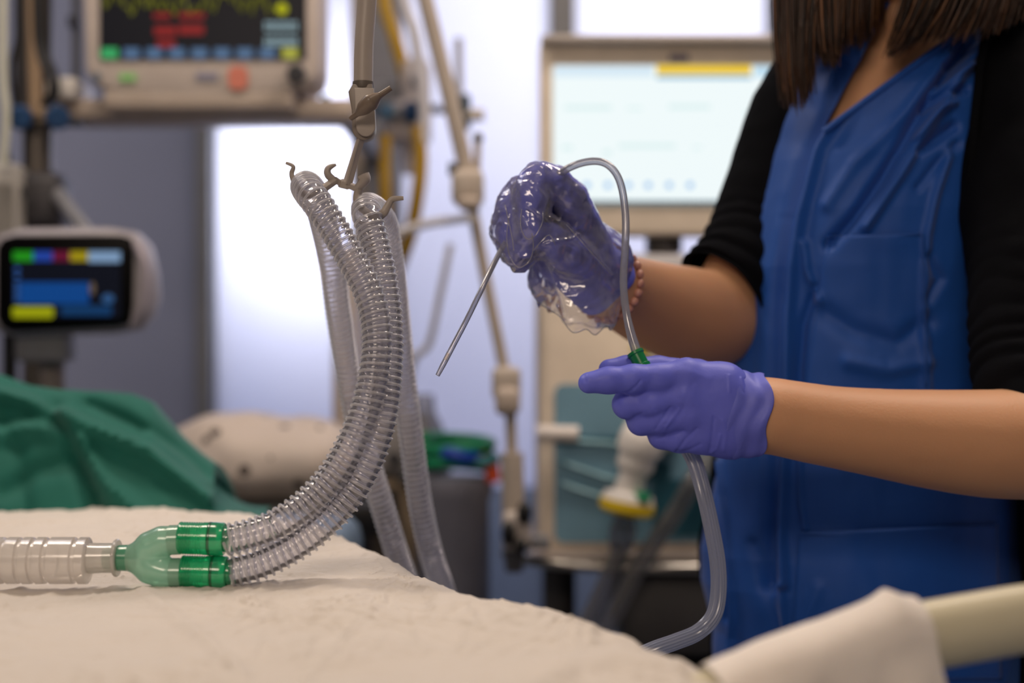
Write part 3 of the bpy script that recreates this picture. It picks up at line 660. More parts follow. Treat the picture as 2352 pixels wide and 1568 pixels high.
# paper draped over the rail
def drape():
    prof = resample(spline([P(x,y,RD(x)) for x,y in ((1650,1614),(1700,1590),(1850,1530),(2000,1486),(2105,1466))],10),.004)
    n = len(prof); rows = []; R_ = .0235
    S = np.linspace(-.16,.24,90)
    for i, c in enumerate(prof):
        u = i/(n-1); t = (prof[min(i+1,n-1)]-prof[max(i-1,0)]).normalized(); row = []
        wv = (.002*math.sin(u*9)+.0015*math.sin(u*23+1))
        up = Vector((0,0,1)); up = (up-t*up.dot(t)).normalized(); sd = Vector((0,1,0)); sd = (sd-t*sd.dot(t)).normalized()
        top = R_+ .009*math.exp(-abs(u-.88)/.09)
        for s in S:
            a = s/R_
            if abs(a) < math.pi/2: q = c+up*(math.cos(a)*top)+sd*(math.sin(a)*R_)
            else:
                sg = 1 if a > 0 else -1; L = abs(s)-R_*math.pi/2
                q = c+sd*(sg*R_)-Vector((0,0,1))*L + sd*sg*(wv*min(1,L*25)*2.5)
                if sg < 0: q = q+Vector((.28*L*(u-.4)*1.2,-.12*L,0))
            row.append(q)
        rows.append(row)
    v = [q for r in rows for q in r]; m = len(S)
    me = bpy.data.meshes.new('drape'); me.from_pydata(v, [], [(i*m+j,i*m+j+1,(i+1)*m+j+1,(i+1)*m+j) for i in range(n-1) for j in range(m-1)]); me.update()
    c = co_of(me); c += nor_of(me)*(fbm(c*18,3)*.0022)[:,None]; set_co(me, c)
    return tag(link('paper_towel', me, M('white_paper', (236,228,220), .8, bump=.2, bscale=150, sss=.1)), 'white paper sheet with a pointed corner draped over the cream bed rail', 'paper')
drape()
# ================================================================== GREEN DRAPE
sil = [(-320,820),(-140,835),(0,862),(60,885),(130,896),(230,901),(300,907),(345,925),(370,955),(410,1003),(455,1045),(490,1070),(488,1092),(470,1112),(500,1145),(545,1183),(570,1215)]
rid = resample([P(x,y,1.72) for x,y in sil], .006); n = len(rid); rows = []
for i, q in enumerate(rid):
    row = []; base = ZB-.03; hh = q.z-base
    for k in range(81):
        s = k/80                                   # 0 front foot, .5 ridge, 1 back foot
        if s <= .55: w_ = s/.55; z = base+hh*math.sin(w_*math.pi/2)**.8; y = 1.72-.11*(1-w_)**1.3
        else: w_ = (s-.55)/.45; z = base+hh*math.cos(w_*math.pi/2)**.9; y = 1.72+.16*w_
        row.append((q.x*(y/1.72 if s <= .55 else 1), y, z))
    rows.append(row)
me = bpy.data.meshes.new('drape'); me.from_pydata([q for r in rows for q in r], [], [(i*81+j,i*81+j+1,(i+1)*81+j+1,(i+1)*81+j) for i in range(n-1) for j in range(80)]); me.update()
c = co_of(me); px_ = to_px(c)
c += nor_of(me)*0
dirn = np.array([.15,-1,.35]); dirn /= np.linalg.norm(dirn)
ff = fold_field(px_, [([(-20,905),(60,925),(130,955),(240,1000),(340,1040),(480,1150)],16,.024), ([(120,945),(160,1010),(210,1120),(225,1180)],20,-.02), ([(150,960),(230,1100),(330,1190)],22,.014),
  ([(200,925),(300,970),(400,1030),(470,1090)],18,-.014), ([(0,1000),(90,985),(190,1015)],20,.014), ([(10,1130),(80,1080),(150,1060)],20,-.01), ([(340,1000),(420,1060),(470,1110)],14,.012), ([(60,1190),(40,1040),(0,960)],22,-.008)])
dn = np.clip((ZB+.02-c[:,2])/-.03+.2, 0, 1)
c += dirn*(ff*1.0+fbm(c*6,3)*.006)[:,None]; set_co(me, c)
so = link('surgical_drape', me, M('green_cloth', (0,94,82), .75, var=.05, sheen=.1, bump=.15, bscale=300)); tag(so, 'folded green surgical drape heaped behind the white sheet at left', 'drape')
md = so.modifiers.new('thick', 'SOLIDIFY'); md.thickness = .0015
# support under the drape and the far end of the bed
MB().box((-.48,1.75,.86), (.56,.36,.12), .03, seg=3).build('head_section', M('head_pad', (90,110,130)), bed)
MB().box((-.42,1.75,.69), (.3,.3,.22), .02, seg=3).build('head_frame', beige2, bed)
MB().box((-.36,1.5,.62), (.3,.6,.06), .01).build('frame_link', beige2, bed)

# ================================================================== BREATHING CIRCUIT
hosem = clear('clear_hose_wall', tint=(243,243,248), face=.07, edge=.5, body=(240,238,244), glossy=1.2, rough=.06, blend=.3)
ribm = clear('clear_hose_rib', tint=(246,246,250), face=.3, edge=.75, body=(254,253,255), glossy=.7, rough=.05, blend=.45)
cuffg = clear('green_cuff_plastic', tint=(110,238,190), face=.5, edge=.8, body=(40,215,155), glossy=.8, rough=.12)
cuffd = clear('dark_green_ring', tint=(30,120,80), face=.8, edge=.95, body=(0,130,80), glossy=.8, rough=.12)
milk = clear('milky_green_plastic', tint=(200,238,222), face=.7, edge=.86, body=(185,234,212), glossy=.7, rough=.15, blend=.4)
milkin = clear('aqua_green_plastic', tint=(150,225,190), face=.8, edge=.9, body=(108,196,160), glossy=.7, rough=.15)
milkw = clear('milky_white_plastic', tint=(240,235,228), face=.7, edge=.85, body=(250,246,242), glossy=.8, rough=.12, blend=.4)
dY0 = 1.09
A = [(520,1240,1.09),(579,1226,1.09),(625,1209,1.09),(662,1188,1.095),(711,1150,1.10),(760,1096,1.105),(802,1028,1.11),(834,955,1.115),(855,880,1.12),(866,800,1.125),(862,730,1.13),(842,660,1.135),(808,595,1.14),(770,530,1.145),(737,478,1.15),(712,445,1.16),
     (702,428,1.185),(712,432,1.215),(728,462,1.24),(742,505,1.27),(762,600,1.32),(778,720,1.36),(800,860,1.40),(828,1000,1.42),(868,1130,1.44),(908,1260,1.46),(950,1390,1.5),(985,1540,1.6),(1010,1700,1.72)]
B = [(528,1314,1.09),(592,1297,1.095),(645,1273,1.10),(695,1243,1.105),(735,1212,1.11),(775,1172,1.115),(820,1112,1.12),(856,1035,1.125),(878,955,1.13),(888,870,1.14),(892,790,1.15),(888,710,1.16),(878,640,1.165),(866,580,1.17),(853,530,1.175),(843,495,1.18),
     (842,478,1.20),(852,478,1.225),(868,492,1.25),(886,530,1.28),(902,640,1.33),(915,760,1.37),(928,880,1.40),(944,1000,1.42),(964,1150,1.44),(990,1270,1.46),(1022,1370,1.5),(1060,1520,1.6),(1090,1700,1.72)]
def make_hose(path, label, upper):
    p0 = P(*path[0]); t = thing('breathing_hose', label, 'hose', p0, 'pair of corrugated breathing hoses')
    ctr = resample(spline([P(*p) for p in path], 10), .0009)
    n = len(ctr)
    pitch = .0058; R0, R1 = .0106, .0122
    # wall: gently corrugated clear tube
    wall = resample(ctr, .0014); acc = 0; rr = []
    for i in range(len(wall)):
        rr.append(float(np.interp(i*.0014,[0,.09,.2],[.0103,.0106,.0114]))+.0005*math.cos(2*math.pi*i*.0014/pitch))
    MB().sweep(wall, rr, 28, cap=False).build('hose_wall', hosem, t)
    # moulded spiral bead around the wall
    tang = (ctr[1]-ctr[0]).normalized(); u, w_ = frame_of(tang); prev = tang; hel = []; s = 0
    for i in range(n):
        tg = (ctr[min(i+1,n-1)]-ctr[max(i-1,0)]).normalized(); q = prev.rotation_difference(tg); u = q @ u; u = (u-tg*u.dot(tg)).normalized(); w_ = tg.cross(u); prev = tg
        if i: s += (ctr[i]-ctr[i-1]).length
        nxt = (ctr[min(i+1,n-1)]-ctr[i]).length; K = 4
        for k in range(K):
            a = 2*math.pi*(s+nxt*k/K)/pitch; hel.append(ctr[i].lerp(ctr[min(i+1,n-1)], k/K)+u*math.cos(a)*R1*.965+w_*math.sin(a)*R1*.965)
    # one helix turn of 5.8 mm has 26 stations
    MB().sweep(hel, .0011, 6).build('spiral_rib', ribm, t, autosmooth=False)
    a = P(*( (412,1235,dY0) if upper else (418,1312,dY0) )); b = P(*( (524,1238,dY0) if upper else (530,1315,dY0) )); L = (b-a).length
    k_ = .0001
    prof = [(0,.0098),(0,.0120),(.02,.0124)]
    for i in range(9): prof += [(.05+i*.05,.0124),(.06+i*.05,.0119),(.075+i*.05,.0119),(.09+i*.05,.0124)]
    prof += [(.56,.0125),(.6,.0125),(.605,.0128)]
    MB().lathe(a, a.lerp(b,.62), [(x_/.62 if x_ < .62 else 1, r_) for x_, r_ in prof]+[(1,.0095)], 48).build('ribbed_cuff', cuffg, t)
    MB().lathe(a.lerp(b,.615), a.lerp(b,.67), [(0,.0128),(.5,.0131),(1,.0128)], 48).build('dark_ring', cuffd, t)
    MB().lathe(a.lerp(b,.67), a.lerp(b,.93), [(0,.0128),(.4,.0128),(.9,.0126),(1,.0118),(1,.010)], 48).build('cuff_sleeve', cuffg, t)
    MB().lathe(a.lerp(b,.9), b, [(0,.0098),(.9,.0098),(1,.0092)], 40).build('cuff_end', cuffg, t)
    return t
make_hose(A, 'clear corrugated hose with upper green cuff, looping over the left hook', True)
make_hose(B, 'clear corrugated hose with lower green cuff, looping over the right hook', False)
# Y connector
t = thing('y_connector', 'pale green Y-shaped connector lying on the white sheet between flange and green cuffs', 'connector', P(350,1345,dY0))
f = Field(P(285,1370,dY0+.02)-Vector((0,.045,0)), P(430,1190,dY0)+Vector((0,.03,0)), .0006)
f.chain([(P(300,1281,dY0),.0096),(P(316,1281,dY0),.0102),(P(345,1256,dY0),.0112),(P(372,1243,dY0),.0108),(P(418,1238,dY0),.0104)], .004)
f.chain([(P(316,1281,dY0),.0102),(P(345,1304,dY0),.0112),(P(374,1314,dY0),.0108),(P(424,1316,dY0),.0104)], .004)
link('y_body', f.mesh('y'), milk, t)
MB().lathe(P(388,1240,dY0), P(414,1239,dY0), [(0,.0106),(.05,.0113),(1,.0113)], 40).build('branch_collar', milk, t)
MB().lathe(P(392,1315,dY0), P(420,1315,dY0), [(0,.0106),(.05,.0113),(1,.0113)], 40).build('branch_collar', milk, t)
MB().lathe(P(240,1281,dY0), P(306,1281,dY0), [(0,.0086),(.45,.0088),(.5,.0098),(1,.0102)], 40).build('stem', milkin, t)
# catheter mount
t = thing('catheter_mount', 'translucent white ribbed tube lying on the sheet at the left edge, flange at its end', 'tube', P(100,1340,dY0))
a, b = P(-160,1287,dY0), P(207,1287,dY0); T_ = lambda px: (px+160)/367
g1, g2 = .0153, .0178; prof = [(0,.008),(0,g2)]
for x0_, x1_ in ((-150,-110),(-100,-60),(-50,-25),(-12,12)) : prof += [(T_(x0_),g1),(T_(x0_+4),g2),(T_(x1_-4),g2),(T_(x1_),g1)]
for x0_, x1_ in ((17,48),(53,78),(84,109),(116,174),(181,205)): prof += [(T_(x0_),g1),(T_(x0_+3),g2),(T_(x1_-3),g2),(T_(x1_),g1)]
prof += [(1,.0105)]
prof = sorted(prof, key=lambda q: q[0])
MB().lathe(a, b, prof, 56).build('ribbed_sleeve', milkw, t)
MB().lathe(P(203,1282,dY0), P(266,1281,dY0), [(0,.0122),(.1,.0118),(.5,.0114),(1,.0114)], 40).build('swivel_neck', milkw, t)
MB().lathe(P(264,1281,dY0), P(272,1281,dY0), [(0,.0100),(0,.0138),(.3,.0144),(.7,.0144),(1,.0138),(1,.010)], 48).build('flange', milkw, t)
# circuit holder
dH = 1.2
hm = M('holder_beige', (164,154,146), .4)
t = thing('circuit_holder', 'beige support arm with lever clamp and hooked cradle carrying the two hoses', 'holder', P(840,200,dH))
MB().sweep(spline([P(834,196,dH),P(836,100,dH),P(844,-20,dH),P(850,-200,dH),P(856,-330,dH+.1),P(870,-420,dH+.7),P(880,-400,dC-.08)],8), .0082, 24).build('arm_tube', hm, t)
MB().lathe(P(834,204,dH), P(834,188,dH), [(0,.0088),(.3,.0092),(1,.0088)]).build('arm_collar', M('collar_dark', (90,82,76)), t)
rot = Matrix.Rotation(R(-4),4,'Y')
u_ = dH/F
pl = [(-24*u_,-50*u_)]+[(0*u_+26*u_*math.cos(a), -95*u_+26*u_*math.sin(a)) for a in np.linspace(math.pi,2*math.pi,12)]+[(27*u_,6*u_),(-18*u_,8*u_),(-29*u_,-8*u_)]
MB().plate(pl, .016, Matrix.Translation(P(828,200,dH-.008)) @ rot, .0012).build('clamp_housing', M('clamp_grey', (128,118,110), .4), t)
pl2 = [(0*u_+22*u_*math.cos(a), -88*u_+22*u_*math.sin(a)) for a in np.linspace(math.pi,2*math.pi,12)]+[(24*u_,-2*u_),(-20*u_,2*u_)]
MB().plate(pl2, .004, Matrix.Translation(P(834,202,dH-.012)) @ rot, .001).build('clamp_face', hm, t)
MB().sweep(resample([P(808,270,dH-.02),P(826,258,dH-.026),P(845,240,dH-.03),P(862,225,dH-.03),P(898,202,dH-.03)],.002), [.0035]*4+[.0045,.0062,.0078,.0085,.0085,.0082,.0075,.0062,.0045,.0038]+[.003]*60, 14) if False else None
lv = resample([P(806,272,dH-.02),P(828,256,dH-.026),P(845,240,dH-.03),P(862,226,dH-.03),P(898,202,dH-.03)],.0015)
MB().sweep(lv, [float(np.interp(i/(len(lv)-1),[0,.18,.35,.55,.66,.75,1],[.0024,.003,.0072,.0085,.006,.0032,.0026])) for i in range(len(lv))], 16, flat=(1,.8)).build('lever', M('lever_brown', (118,104,92), .35), t)
MB().sweep([P(830,315,dH-.002),P(816,358,dH-.002),P(797,424,dH-.002)], [.0046,.0042,.0052], 4, flat=(1.05,.8)).build('stem', hm, t)
MB().sweep([P(825,315,dH-.006),P(796,420,dH-.006)], .0012, 8).build('stem_ridge', hm, t)
cb = MB().sweep(spline([P(768,412,dH-.004),P(782,420,dH),P(800,425,dH),P(830,437,dH)],6), [.0036]*6+[.0055]*7+[.004]*6, 12, flat=(1,.7)); cb.build('crossbar', hm, t)
def hook(pts, r0, r1, name='hook'):
    q = resample(spline(PA(pts),10),.001); n = len(q)
    MB().sweep(q, [r0+(r1-r0)*(i/(n-1))**2.6 for i in range(n)], 12, flat=(1,.75)).build(name, hm, t)
hook([(770,414,dH-.003),(756,424,dH-.005),(742,434,dH-.012),(730,444,dH-.01),(706,448,dH+.002),(686,436,dH-.008),(674,414,dH-.014),(670,398,dH-.014),(674,385,dH-.014),(670,379,dH-.014),(657,374,dH-.014)], .0046, .0016)
hook([(764,412,dH-.003),(754,402,dH-.004),(752,392,dH-.004),(757,384,dH-.004),(772,378,dH-.004)], .0044, .0014)
hook([(822,434,dH),(830,424,dH-.004),(838,412,dH-.006),(834,402,dH-.006)], .0046, .0062)
hook([(826,434,dH),(820,450,dH-.002),(822,466,dH-.006),(838,484,dH-.004),(862,498,dH-.012),(880,490,dH-.02),(890,474,dH-.02),(898,460,dH-.02),(908,456,dH-.02),(927,455,dH-.02)], .0046, .0017)

# ================================================================== SUCTION CATHETER
cl = clear('catheter_plastic', tint=(225,228,238), face=.4, edge=.85, body=(210,212,226), glossy=1.0, rough=.08, blend=.4)
cpath = [(1005,862,1.185),(1040,795,1.19),(1075,728,1.195),(1112,652,1.21),(1152,572,1.24),(1190,515,1.262),(1230,462,1.268),(1268,412,1.245),(1310,384,1.237),(1352,371,1.235),(1388,374,1.232),(1414,397,1.23),(1429,436,1.228),(1437,500,1.225),(1436,570,1.222),(1432,640,1.22),(1436,700,1.218),(1448,762,1.214),(1467,822,1.21),(1474,838,1.209)]
t = thing('suction_catheter', 'thin clear suction catheter arching between the two gloved hands, its tip pointing down left', 'catheter', P(1470,838,1.21))
q = resample(spline(PA(cpath),12),.003); n = len(q)
tip_n = int(.46*n)
MB().sweep(q, [float(np.interp(i/n,[0,.02,.36,.5,.9,.97,1],[.0019,.0023,.0024,.0033,.0033,.0044,.0046])) for i in range(n)], 20).build('catheter_tube', cl, t)
bl = M('blue_line', (24,70,130), .3)
def off(i):
    tg = (q[min(i+1,n-1)]-q[max(i-1,0)]).normalized(); s_ = tg.cross(Vector((0,1,0))).normalized(); return s_
MB().sweep([q[i]+off(i)*.0013 for i in range(int(.06*n),int(.62*n))], .0005, 6).build('blue_line', bl, t)
MB().sweep([q[i]-Vector((0,.0022,0))+off(i)*.0002 for i in range(int(.035*n),int(.042*n)+2)], .0012, 6).build('side_eye', M('eye_pale', (225,215,215)), t)
MB().lathe(P(1458,808,1.212), P(1478,846,1.208), [(0,.0062),(0,.0072),(.15,.0074),(.2,.0066),(.75,.0064),(.8,.0074),(1,.0074),(1,.005)], 32).build('green_connector', M('deep_green_plastic', (14,120,66), .3), t)
sp = [(1480,850,1.215),(1520,930,1.235),(1560,1000,1.24),(1594,1058,1.235),(1616,1130,1.225),(1634,1210,1.22),(1648,1290,1.215),(1650,1360,1.21),(1638,1415,1.205),(1602,1452,1.20),(1550,1474,1.19),(1490,1496,1.18),(1430,1530,1.18),(1390,1600,1.2),(1370,1720,1.22),(1360,2000,1.25),(1360,2600,1.3)]
q = resample(spline(PA(sp),12),.003)
so = MB().sweep(q, [.0062 if i < 20 else .0066 for i in range(len(q))], 64, flute=(16,.045)).build('suction_tube', clear('suction_tube_plastic', tint=(205,210,222), face=.62, edge=.92, body=(190,198,222), glossy=.7, rough=.2, blend=.4), None)
tag(so, 'ribbed translucent suction tube hanging from the nearer gloved hand, curving towards the bed edge', 'tube')
# ================================================================== THE NURSE
DT = 1.52
skin = M('skin', (208,156,118), .5, sss=.25, sssr=(.02,.008,.004), var=.05, scale=9, bump=.12, bscale=420)
glove = M('nitrile_glove', (102,110,218), .5, var=.03, scale=40, sss=.12, sssr=(.006,.005,.012), bump=.12, bscale=260)
gownm = M('gown_blue', (9,76,164), .55, var=.05, scale=5, bump=.2, bscale=700, sheen=.15)
cardm = M('black_knit', (9,10,15), .9, var=.1, bump=.4, bscale=600, spec=.1)
nurse = thing('person', 'person in blue gown and black cardigan, brown hair, holding a suction catheter in gloved hands', 'person', (.42,1.5,0))
# torso silhouette table: image row -> left, right at depth DT, front half depth, centre depth
TOR = [(-10,2010,2200,.062,1.535),(40,1900,2290,.075,1.53),(130,1832,2330,.093,1.525),(230,1796,2335,.108,1.52),(380,1742,2330,.122,1.515),(500,1703,2325,.127,1.515),(620,1670,2325,.125,1.515),
       (720,1656,2325,.120,1.515),(900,1656,2330,.118,1.515),(1050,1642,2335,.12,1.515),(1130,1634,2340,.122,1.515),(1260,1606,2345,.125,1.515),(1330,1608,2348,.126,1.515),(1440,1638,2350,.126,1.515),(1568,1636,2352,.126,1.515),(1800,1632,2356,.126,1.515),(2350,1620,2365,.13,1.515)]
def tor(py):
    l, r, hy, cy = interp(TOR, py); return X((l+r)/2,DT), (r-l)/2/F*DT, cy, hy
def py_of_z(z): return 784+(H-z)/DT*F
# ---- continuous body
zlo = 0.0
bf = Field((-.03,1.08,0), (.72,1.78,1.86), .0042)
sl, (Xg,Yg,Zg) = bf._sub((-.03,1.08,Zp(2350,DT)), (.72,1.78,Zp(-10,DT)))
zz = Zg.ravel(); tb = np.array([tor(py_of_z(float(z))) for z in zz])
cx, hx, cy, hy = (tb[:,k][None,None,:] for k in range(4)); hx = hx-.022; hy = hy-.024
kk = np.sqrt(((Xg-cx)/hx)**2+((Yg-cy)/hy)**2); dd = (kk-1)*np.minimum(hx,hy)
bf._put(sl, dd.astype(np.float32), .0)
neckb = P(2115,60,1.53); hc = P(2050,-250,1.49)
bf.capsule(P(2105,120,1.525), P(2085,-150,1.515), .056, .05, .03)
bf.capsule(P(1930,100,1.55), P(2290,90,1.55), .035, .045, .03)
# head with chin, nose, ears
bf.ellip(hc, (.078,.098,.105), .01).ellip(hc+Vector((-.022,-.035,-.05)), (.05,.055,.062), .03)
fd = Vector((-.5,-.85,-.12)).normalized(); sd = Vector((.86,-.5,0)).normalized()
bf.capsule(hc+fd*.095+Vector((0,0,.01)), hc+fd*.113+Vector((0,0,-.022)), .007, .012, .012)
bf.ellip(hc+fd*.088+Vector((0,0,-.06)), (.018,.012,.008), .006)
for s_ in (-1,1): bf.ellip(hc+sd*s_*.079+Vector((0,0,-.012)), (.012,.016,.03), .008)
# near arm (her left) and its forearm
E1 = P(2395,1022,1.27)
def smooth_chain(f, ch, k):
    q = spline([p for p,_ in ch], 5); m = len(q); f.chain([(q[i], float(np.interp(i/5, range(len(ch)), [r for _,r in ch]))) for i in range(m)], k)
bf.chain([(P(2330,215,1.47),.058),(P(2375,600,1.36),.045),(E1,.044)], .02)
smooth_chain(bf, [(E1,.044),(P(2255,1018,1.26),.0425),(P(2100,1004,1.25),.0375),(P(1900,978,1.235),.0305),(P(1780,956,1.225),.0268),(P(1730,950,1.22),.0245)], .012)
# far arm (her right)
E2 = P(1650,736,1.49)
bf.chain([(P(1850,260,1.55),.042),(P(1775,500,1.535),.040),(E2,.042)], .008)
smooth_chain(bf, [(E2,.0445),(P(1570,722,1.45),.0445),(P(1490,696,1.40),.0375),(P(1425,668,1.35),.0295),(P(1385,648,1.315),.026)], .012)
# legs and feet
for s_, fx in ((-1,.31),(1,.50)):
    bf.chain([(Vector((fx,1.52,.66)),.085),(Vector((fx+.005,1.53,.45)),.058),(Vector((fx+.005,1.56,.10)),.04)], .02)
    bf.chain([(Vector((fx+.005,1.57,.05)),.04),(Vector((fx-.03,1.42,.032)),.03)], .015)
# hands inside the gloves; (pixel x, pixel y, depth, radius)
near_hand = dict(
 palm=[[(1708,922,1.220,.0215),(1660,885,1.212,.0175),(1578,862,1.205,.0145)],[(1712,945,1.220,.022),(1670,925,1.212,.018),(1575,905,1.203,.0142)],[(1712,965,1.220,.022),(1670,965,1.214,.018),(1590,950,1.206,.0145)],[(1708,985,1.222,.0205),(1680,1000,1.218,.0175),(1612,1000,1.214,.0165)],[(1650,950,1.225,.024),(1590,930,1.225,.02)]],
 fingers=[[(1575,863,1.205,.0142),(1512,869,1.198,.0124),(1455,870,1.193,.0117),(1398,873,1.19,.0110),(1352,879,1.188,.0091)],
          [(1575,905,1.203,.0138),(1500,922,1.202,.0122),(1440,928,1.207,.0119),(1438,929,1.226,.0112),(1475,925,1.243,.0095)],
          [(1590,948,1.206,.0138),(1525,962,1.208,.0124),(1473,967,1.214,.0117),(1474,966,1.232,.011),(1515,950,1.246,.009)],
          [(1612,998,1.214,.0150),(1560,1004,1.216,.0128),(1520,1000,1.222,.0112),(1512,992,1.236,.009),(1545,975,1.248,.008)],
          [(1700,900,1.235,.017),(1600,862,1.238,.014),(1510,848,1.230,.0112),(1440,846,1.221,.0106),(1398,848,1.215,.0088)]])
far_hand = dict(
 palm=[[(1378,640,1.31,.021),(1350,560,1.285,.018),(1308,458,1.258,.0150)],[(1378,645,1.315,.021),(1345,560,1.30,.018),(1296,462,1.282,.0140)],[(1372,648,1.32,.021),(1330,575,1.315,.018),(1284,480,1.305,.0135)],[(1365,650,1.32,.02),(1310,600,1.325,.018),(1275,515,1.32,.013)],[(1350,628,1.295,.026),(1300,560,1.28,.023)],[(1340,630,1.305,.022),(1275,585,1.29,.022)]],
 fingers=[[(1308,456,1.258,.0145),(1275,420,1.25,.0128),(1238,410,1.245,.0125),(1222,460,1.237,.0125),(1217,512,1.236,.0105)],
          [(1294,462,1.282,.0135),(1240,440,1.272,.0118),(1198,440,1.262,.0115),(1180,490,1.252,.0112),(1186,545,1.248,.0102),(1206,572,1.246,.0086)],
          [(1284,482,1.305,.013),(1225,470,1.295,.011),(1180,480,1.283,.0105),(1164,530,1.27,.0098),(1180,580,1.262,.008)],
          [(1275,516,1.32,.012),(1225,515,1.31,.0105),(1190,530,1.30,.009),(1180,570,1.288,.0085),(1192,595,1.28,.0072)],
          [(1345,610,1.275,.018),(1300,578,1.258,.016),(1262,545,1.247,.0122),(1235,540,1.24,.0108),(1212,552,1.238,.0086)]])
def add_hand(f, h, grow, kf=.0045, kp=.012):
    for ch in h['palm']: f.chain([(P(a,b,c), r+grow) for a,b,c,r in ch], kp)
    for ch in h['fingers']: f.chain([(P(a,b,c), r+grow) for a,b,c,r in ch], kf)
add_hand(bf, near_hand, -.0025); add_hand(bf, far_hand, -.0025)
me = bf.mesh('body', smooth=4)
body = link('body', me, skin, nurse, autosmooth=False)
body_bvh = BVHTree.FromPolygons([tuple(v) for v in (co_of(me)+np.array(nurse.location))], [tuple(p.vertices) for p in me.polygons])
MB().ball(P(2133,973,1.2145), .0011, 10).build('mole', M('mole_brown', (70,40,30), .6), nurse)
for s_ in (-1,1):
    e_ = MB().ball(hc+fd*.083+sd*s_*.031+Vector((0,0,.022)), .012, 16).build('eye', M('eye_white', (225,225,220), .2), nurse)
    MB().ball(hc+fd*.0935+sd*s_*.032+Vector((0,0,.022)), .0045, 10).build('iris', M('iris_brown', (60,36,20), .2), e_)
    MB().sweep([hc+fd*.094+sd*s_*(.018+.008*k)+Vector((0,0,.042+.003*math.sin(k*1.1))) for k in range(4)], .0022, 6).build('eyebrow', M('brow_brown', (60,40,26), .8), nurse)
MB().sweep([hc+fd*(.098-.002*abs(k))+sd*.006*k+Vector((0,0,-.062)) for k in range(-3,4)], .0035, 8).build('lips', M('lips_rose', (168,92,84), .45), nurse)
# ---- gloves
def make_glove(name, h, folds, grow, lo, hi, label, fs=.6):
    f = Field(lo, hi, .00105); add_hand(f, h, grow)
    me = f.mesh(name, smooth=3); c = co_of(me); nn = nor_of(me); px = to_px(c); front = np.clip(-nn[:,1]*1.5+.2,0,1)
    c += nn*(fold_field(px, folds)*fs*front+fbm(c*45,2)*.0005)[:,None]; set_co(me, c)
    o = link(name, me, glove, nurse, autosmooth=False); o['label'] = label; return o
nf = [([(1600,985),(1575,1008),(1552,1040)],4,-.0016),([(1540,935),(1512,975),(1505,985)],3.5,-.0013),([(1560,940),(1530,980)],3.5,.0012),([(1655,1000),(1645,1030),(1620,1050)],4,.0012),([(1608,1020),(1580,1035),(1555,1040)],4,-.0012),
      ([(1560,850),(1590,858),(1625,870)],12,.0012),([(1575,905),(1595,925)],12,.0012),([(1640,960),(1635,1010),(1628,1045)],4,-.0012),([(1660,965),(1668,1000),(1662,1035)],4,.001),
      ([(1712,870),(1728,920),(1728,980),(1715,1030)],3,-.0016),([(1702,868),(1715,930),(1712,1000),(1700,1030)],3,.0012),([(1722,868),(1737,930),(1736,990),(1722,1034)],3.5,.0014),
      ([(1674,862),(1676,900)],3,.0009),([(1440,905),(1463,885),(1470,875)],4,-.0014),([(1460,955),(1474,950)],4,-.001),([(1340,858),(1345,875)],5,-.0012),([(1500,870),(1480,900),(1465,918)],8,-.0006),([(1590,880),(1560,960),(1525,1000)],6,-.0005),([(1570,990),(1540,1003),(1508,1008)],3,-.001)]
g1_ = make_glove('glove', near_hand, nf, .0, P(1300,1090,1.16)-Vector((0,0,.0)), P(1790,790,1.30), 'violet nitrile glove on the nearer, pointing hand')
ff_ = [([(1290,480),(1330,500),(1360,505)],5,.0015),([(1310,560),(1350,580),(1390,620)],5,-.0015),([(1240,600),(1300,620),(1350,640)],5,.0012)]
g2_ = make_glove('glove', far_hand, ff_, .0, P(1110,700,1.2), P(1440,360,1.36), 'violet nitrile glove under the clear plastic glove')
def cuff(path, name, parent, flare):
    q = resample(spline([P(a,b,c) for a,b,c,_ in path],8), .0012); n = len(q); rr = [float(np.interp(i/(n-1), np.linspace(0,1,len(path)), [p[3] for p in path])) for i in range(n)]
    seg = 96; tg0 = (q[-1]-q[0]).normalized(); u = Vector((0,1,0)); u = (u-tg0*u.dot(tg0)).normalized(); w_ = tg0.cross(u); V = []
    for i in range(n):
        for k in range(seg):
            a = 2*math.pi*k/seg
            dr_ = u*math.cos(a)+w_*math.sin(a); h_ = body_bvh.ray_cast(q[i]+dr_*.09, -dr_, .09); need = (.09-h_[3]+.0022) if h_[0] else 0
            rad = max(need, rr[i]*.93)+.0006*math.sin(i*.55+2*math.sin(a*2))+.0009*(1+math.sin(a*7+i*.13))*(i/n)+flare*(i/n)**4*math.sin(a*3+1)
            V.append(q[i]+u*math.cos(a)*rad+w_*math.sin(a)*rad+tg0*(.0025*math.sin(a*5+.5)*(i/n)))
    me = bpy.data.meshes.new(name); me.from_pydata(V, [], [(i*seg+k,i*seg+(k+1)%seg,(i+1)*seg+(k+1)%seg,(i+1)*seg+k) for i in range(n-1) for k in range(seg)]); me.update()
    o = link(name, me, glove, parent, autosmooth=False); md = o.modifiers.new('thick','SOLIDIFY'); md.thickness = .0006
cuff([(1652,947,1.219,.0250),(1675,949,1.220,.0300),(1697,951,1.221,.0312),(1717,953,1.222,.0312),(1742,954,1.223,.0322)], 'glove_cuff', g1_, .0016)
cuff([(1352,612,1.302,.0285),(1372,634,1.312,.029),(1388,648,1.318,.0285)], 'glove_cuff', g2_, .0012)
